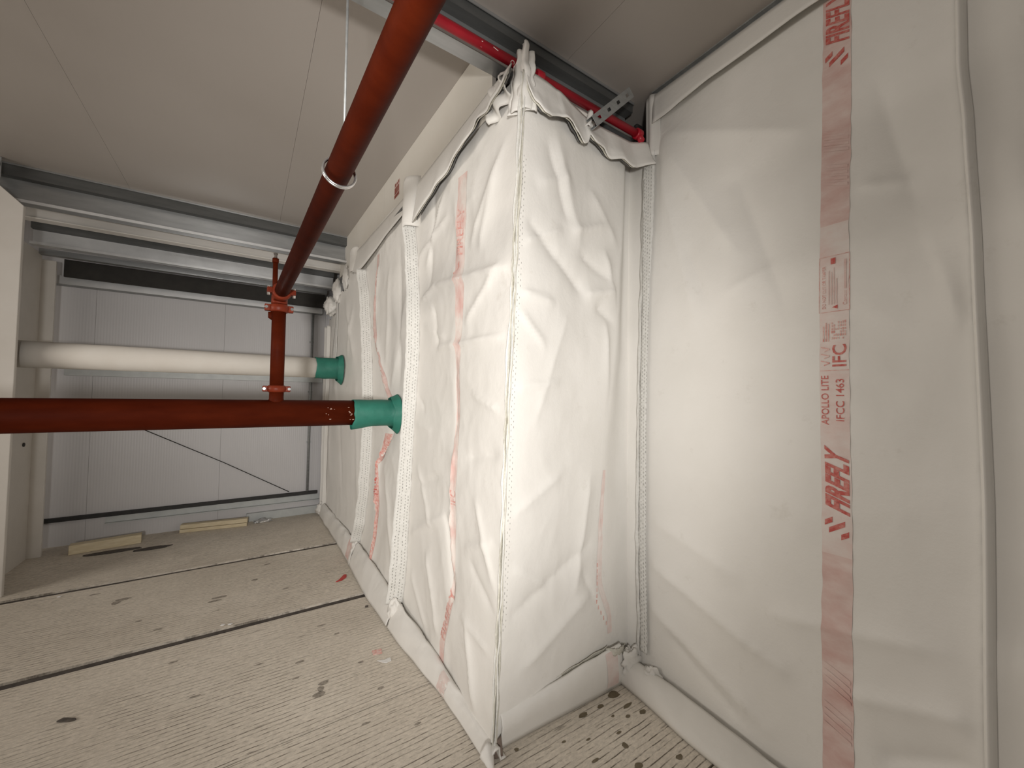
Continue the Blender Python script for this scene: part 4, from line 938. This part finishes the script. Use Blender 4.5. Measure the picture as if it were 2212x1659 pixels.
# ================================================================== LOOSE THINGS ON THE FLOOR
def block(name, pts, h, mat, label, cat, rough=0.0):
    n = len(pts); mb = MB(); mb.add([(x, y, 0.001) for x, y in pts] + [(x, y, h) for x, y in pts], [tuple(reversed(range(n))), tuple(range(n, 2 * n))] + [(i, (i + 1) % n, n + (i + 1) % n, n + i) for i in range(n)])
    o = mb.build(name, mat, bevel=0.003); return tag(o, label, cat)
block('board_offcut', [(-1.335, 5.395), (-0.845, 5.47), (-0.855, 5.56), (-1.345, 5.485)], 0.085, M['timber'], 'cream board offcut on the floor beside the column', 'offcut')
of = empty('timber_offcut', (-0.26, 5.62, 0)); tag(of, 'two stacked pale timber battens lying by the far wall', 'offcut')
def slat(z0, z1, dx, dy):
    MB().add([(-0.565 + dx, 5.632 + dy, z0), (0.045 + dx, 5.545 + dy, z0), (0.055 + dx, 5.615 + dy, z0), (-0.555 + dx, 5.705 + dy, z0), (-0.565 + dx, 5.632 + dy, z1), (0.045 + dx, 5.545 + dy, z1), (0.055 + dx, 5.615 + dy, z1), (-0.555 + dx, 5.705 + dy, z1)],
             [(0, 3, 2, 1), (4, 5, 6, 7), (0, 1, 5, 4), (1, 2, 6, 5), (2, 3, 7, 6), (3, 0, 4, 7)]).build('batten', M['timber'], of, bevel=0.003)
slat(0.001, 0.036, 0, 0); slat(0.040, 0.085, 0.004, 0.004)
def crumpled(name, c, r, sz, mat, label, cat, seed):
    def P(u, v):
        th = 2 * math.pi * u; ph = math.pi * v
        d = Vector((math.cos(th) * math.sin(ph), math.sin(th) * math.sin(ph), math.cos(ph)))
        rr = r * (1 + 0.7 * nz(d.x * 2.5 + seed, d.y * 2.5, d.z * 2.5)); p = Vector((c[0] + d.x * rr * sz[0], c[1] + d.y * rr * sz[1], c[2] + d.z * rr * sz[2])); p.z = max(p.z, 0.001); return p
    o = MB().grid(P, 14, 10, False).build(name, mat); return tag(o, label, cat)
crumpled('foil_scrap', (0.20, 5.63, 0.012), 0.06, (1.6, 0.7, 0.35), M['foil'], 'crumpled silver foil scrap by the far wall', 'scrap', 2.0)
def flat_scrap(name, pts, h, mat, label, cat='scrap'):
    return block(name, pts, h, mat, label, cat)
flat_scrap('tape_scrap', [(0.640, 3.50), (0.675, 3.535), (0.725, 3.61), (0.745, 3.60), (0.735, 3.55), (0.690, 3.505)], 0.006, M['scrap_red'], 'dark red tape scrap on the floor near the long curtain')
flat_scrap('tape_scrap', [(0.655, 2.405), (0.705, 2.395), (0.712, 2.44), (0.660, 2.452)], 0.004, M['ink_worn'], 'small faded red printed scrap on the floor nearer the viewer')
flat_scrap('paper_scrap', [(0.66, 2.345), (0.70, 2.33), (0.735, 2.335), (0.73, 2.30), (0.70, 2.295), (0.68, 2.315)], 0.004, M['paper'], 'tiny white cloth scrap beside the faded red scrap')
flat_scrap('wood_splinter', [(-0.680, 2.70), (-0.635, 2.672), (-0.607, 2.668), (-0.612, 2.682), (-0.66, 2.715)], 0.008, M['debris'], 'dark splinter lying at the lower left of the floor')
flat_scrap('dark_chip', [(0.745, 2.97), (0.765, 2.965), (0.772, 2.985), (0.75, 2.99)], 0.008, M['debris'], 'small dark chip on the floor near the widest dark joint')
for i, (x, y) in enumerate(((-1.12, 4.33), (-0.10, 3.24), (-0.06, 3.225))):
    flat_scrap('plaster_crumb', [(x, y), (x + 0.02, y - 0.006), (x + 0.03, y + 0.01), (x + 0.008, y + 0.016)], 0.007, M['paper'], ('white crumb beside the far floor joint', 'left of two white crumbs beside the middle floor joint', 'right of two white crumbs beside the middle floor joint')[i]).__setitem__('group', 'white crumbs on the floor')
for (cx0, cy0, sx0, sd0) in ((-1.02, 5.30, 0.20, 1.0), (-0.72, 5.22, 0.14, 4.0)):
    pts = [(cx0 + sx0 * math.cos(t) * (1 + 0.4 * nz(math.cos(t) * 2 + sd0, math.sin(t) * 2)), cy0 + 0.05 * math.sin(t) * (1 + 0.4 * nz(math.sin(t) * 2, sd0))) for t in [i * math.pi / 8 for i in range(16)]]
    block('rubble_patch', pts, 0.006, M['debris'], 'dark rubble patch on the floor in front of the cream offcut' if sd0 == 1.0 else 'smaller dark rubble smear to the right of the cream offcut', 'rubble')

# oil spots and scuffed pits on the planks, too many to lift one by one
st = MB()
def spot(x, y, rx, ry, seed, n=14):
    st.add([(x + rx * math.cos(t) * (1 + 0.45 * nz(math.cos(t) * 1.7 + seed, math.sin(t) * 1.7, seed)), y + ry * math.sin(t) * (1 + 0.45 * nz(math.sin(t) * 1.9, seed * 2, math.cos(t))), 0.0012) for t in [2 * math.pi * i / n for i in range(n)]], [tuple(range(n))])
for i, (x, y, rx, ry) in enumerate(((1.60, 1.435, .035, .022), (1.484, 1.415, .018, .010), (1.376, 1.420, .028, .012), (1.412, 1.20, .014, .014), (1.60, 1.345, .03, .010), (1.382, 1.104, .020, .014), (1.63, 1.28, .02, .012),
        (1.55, 1.30, .012, .008), (1.49, 1.34, .010, .006), (1.004, 1.44, .010, .009), (1.56, 1.037, .018, .012), (1.30, 1.31, .012, .005), (1.44, 1.26, .014, .006), (1.25, 1.22, .02, .006), (1.20, 1.36, .010, .006))): spot(x, y, rx, ry, i * 1.37)
o = st.build('oil_spots', mottled('dark_oil', (0.11, 0.085, 0.045), (0.19, 0.155, 0.10), 0.5, scale=30), fl); o['kind'] = 'stuff'
st = MB()
for i, (x, y, rx, ry) in enumerate(((0.349, 2.243, .035, .03), (0.382, 2.319, .03, .02), (0.36, 2.28, .02, .03), (-0.121, 3.706, .06, .025), (-0.15, 3.66, .05, .02), (-0.711, 4.042, .05, .03), (-0.74, 4.0, .03, .04), (0.295, 2.571, .03, .015), (0.103, 2.672, .03, .008), (-0.172, 2.562, .03, .01), (0.264, 2.436, .02, .01),
        (-0.431, 3.411, .03, .01), (0.584, 2.385, .02, .012), (0.45, 2.9, .03, .012), (0.52, 2.75, .02, .01), (-0.9, 4.25, .04, .012), (0.1, 3.9, .03, .02), (0.30, 3.6, .03, .012), (-0.3, 2.95, .03, .01), (0.62, 2.12, .02, .012), (0.5, 1.93, .025, .01), (0.70, 1.80, .02, .008), (-0.55, 3.6, .025, .012), (0.2, 4.2, .03, .015))):
    spot(x, y, rx * .8, ry * .7, i * 2.11 + 9)
o = st.build('scuffed_pits', mottled('scuffed_concrete', (0.20, 0.175, 0.145), (0.42, 0.375, 0.32), 0.9, scale=70), fl); o['kind'] = 'stuff'
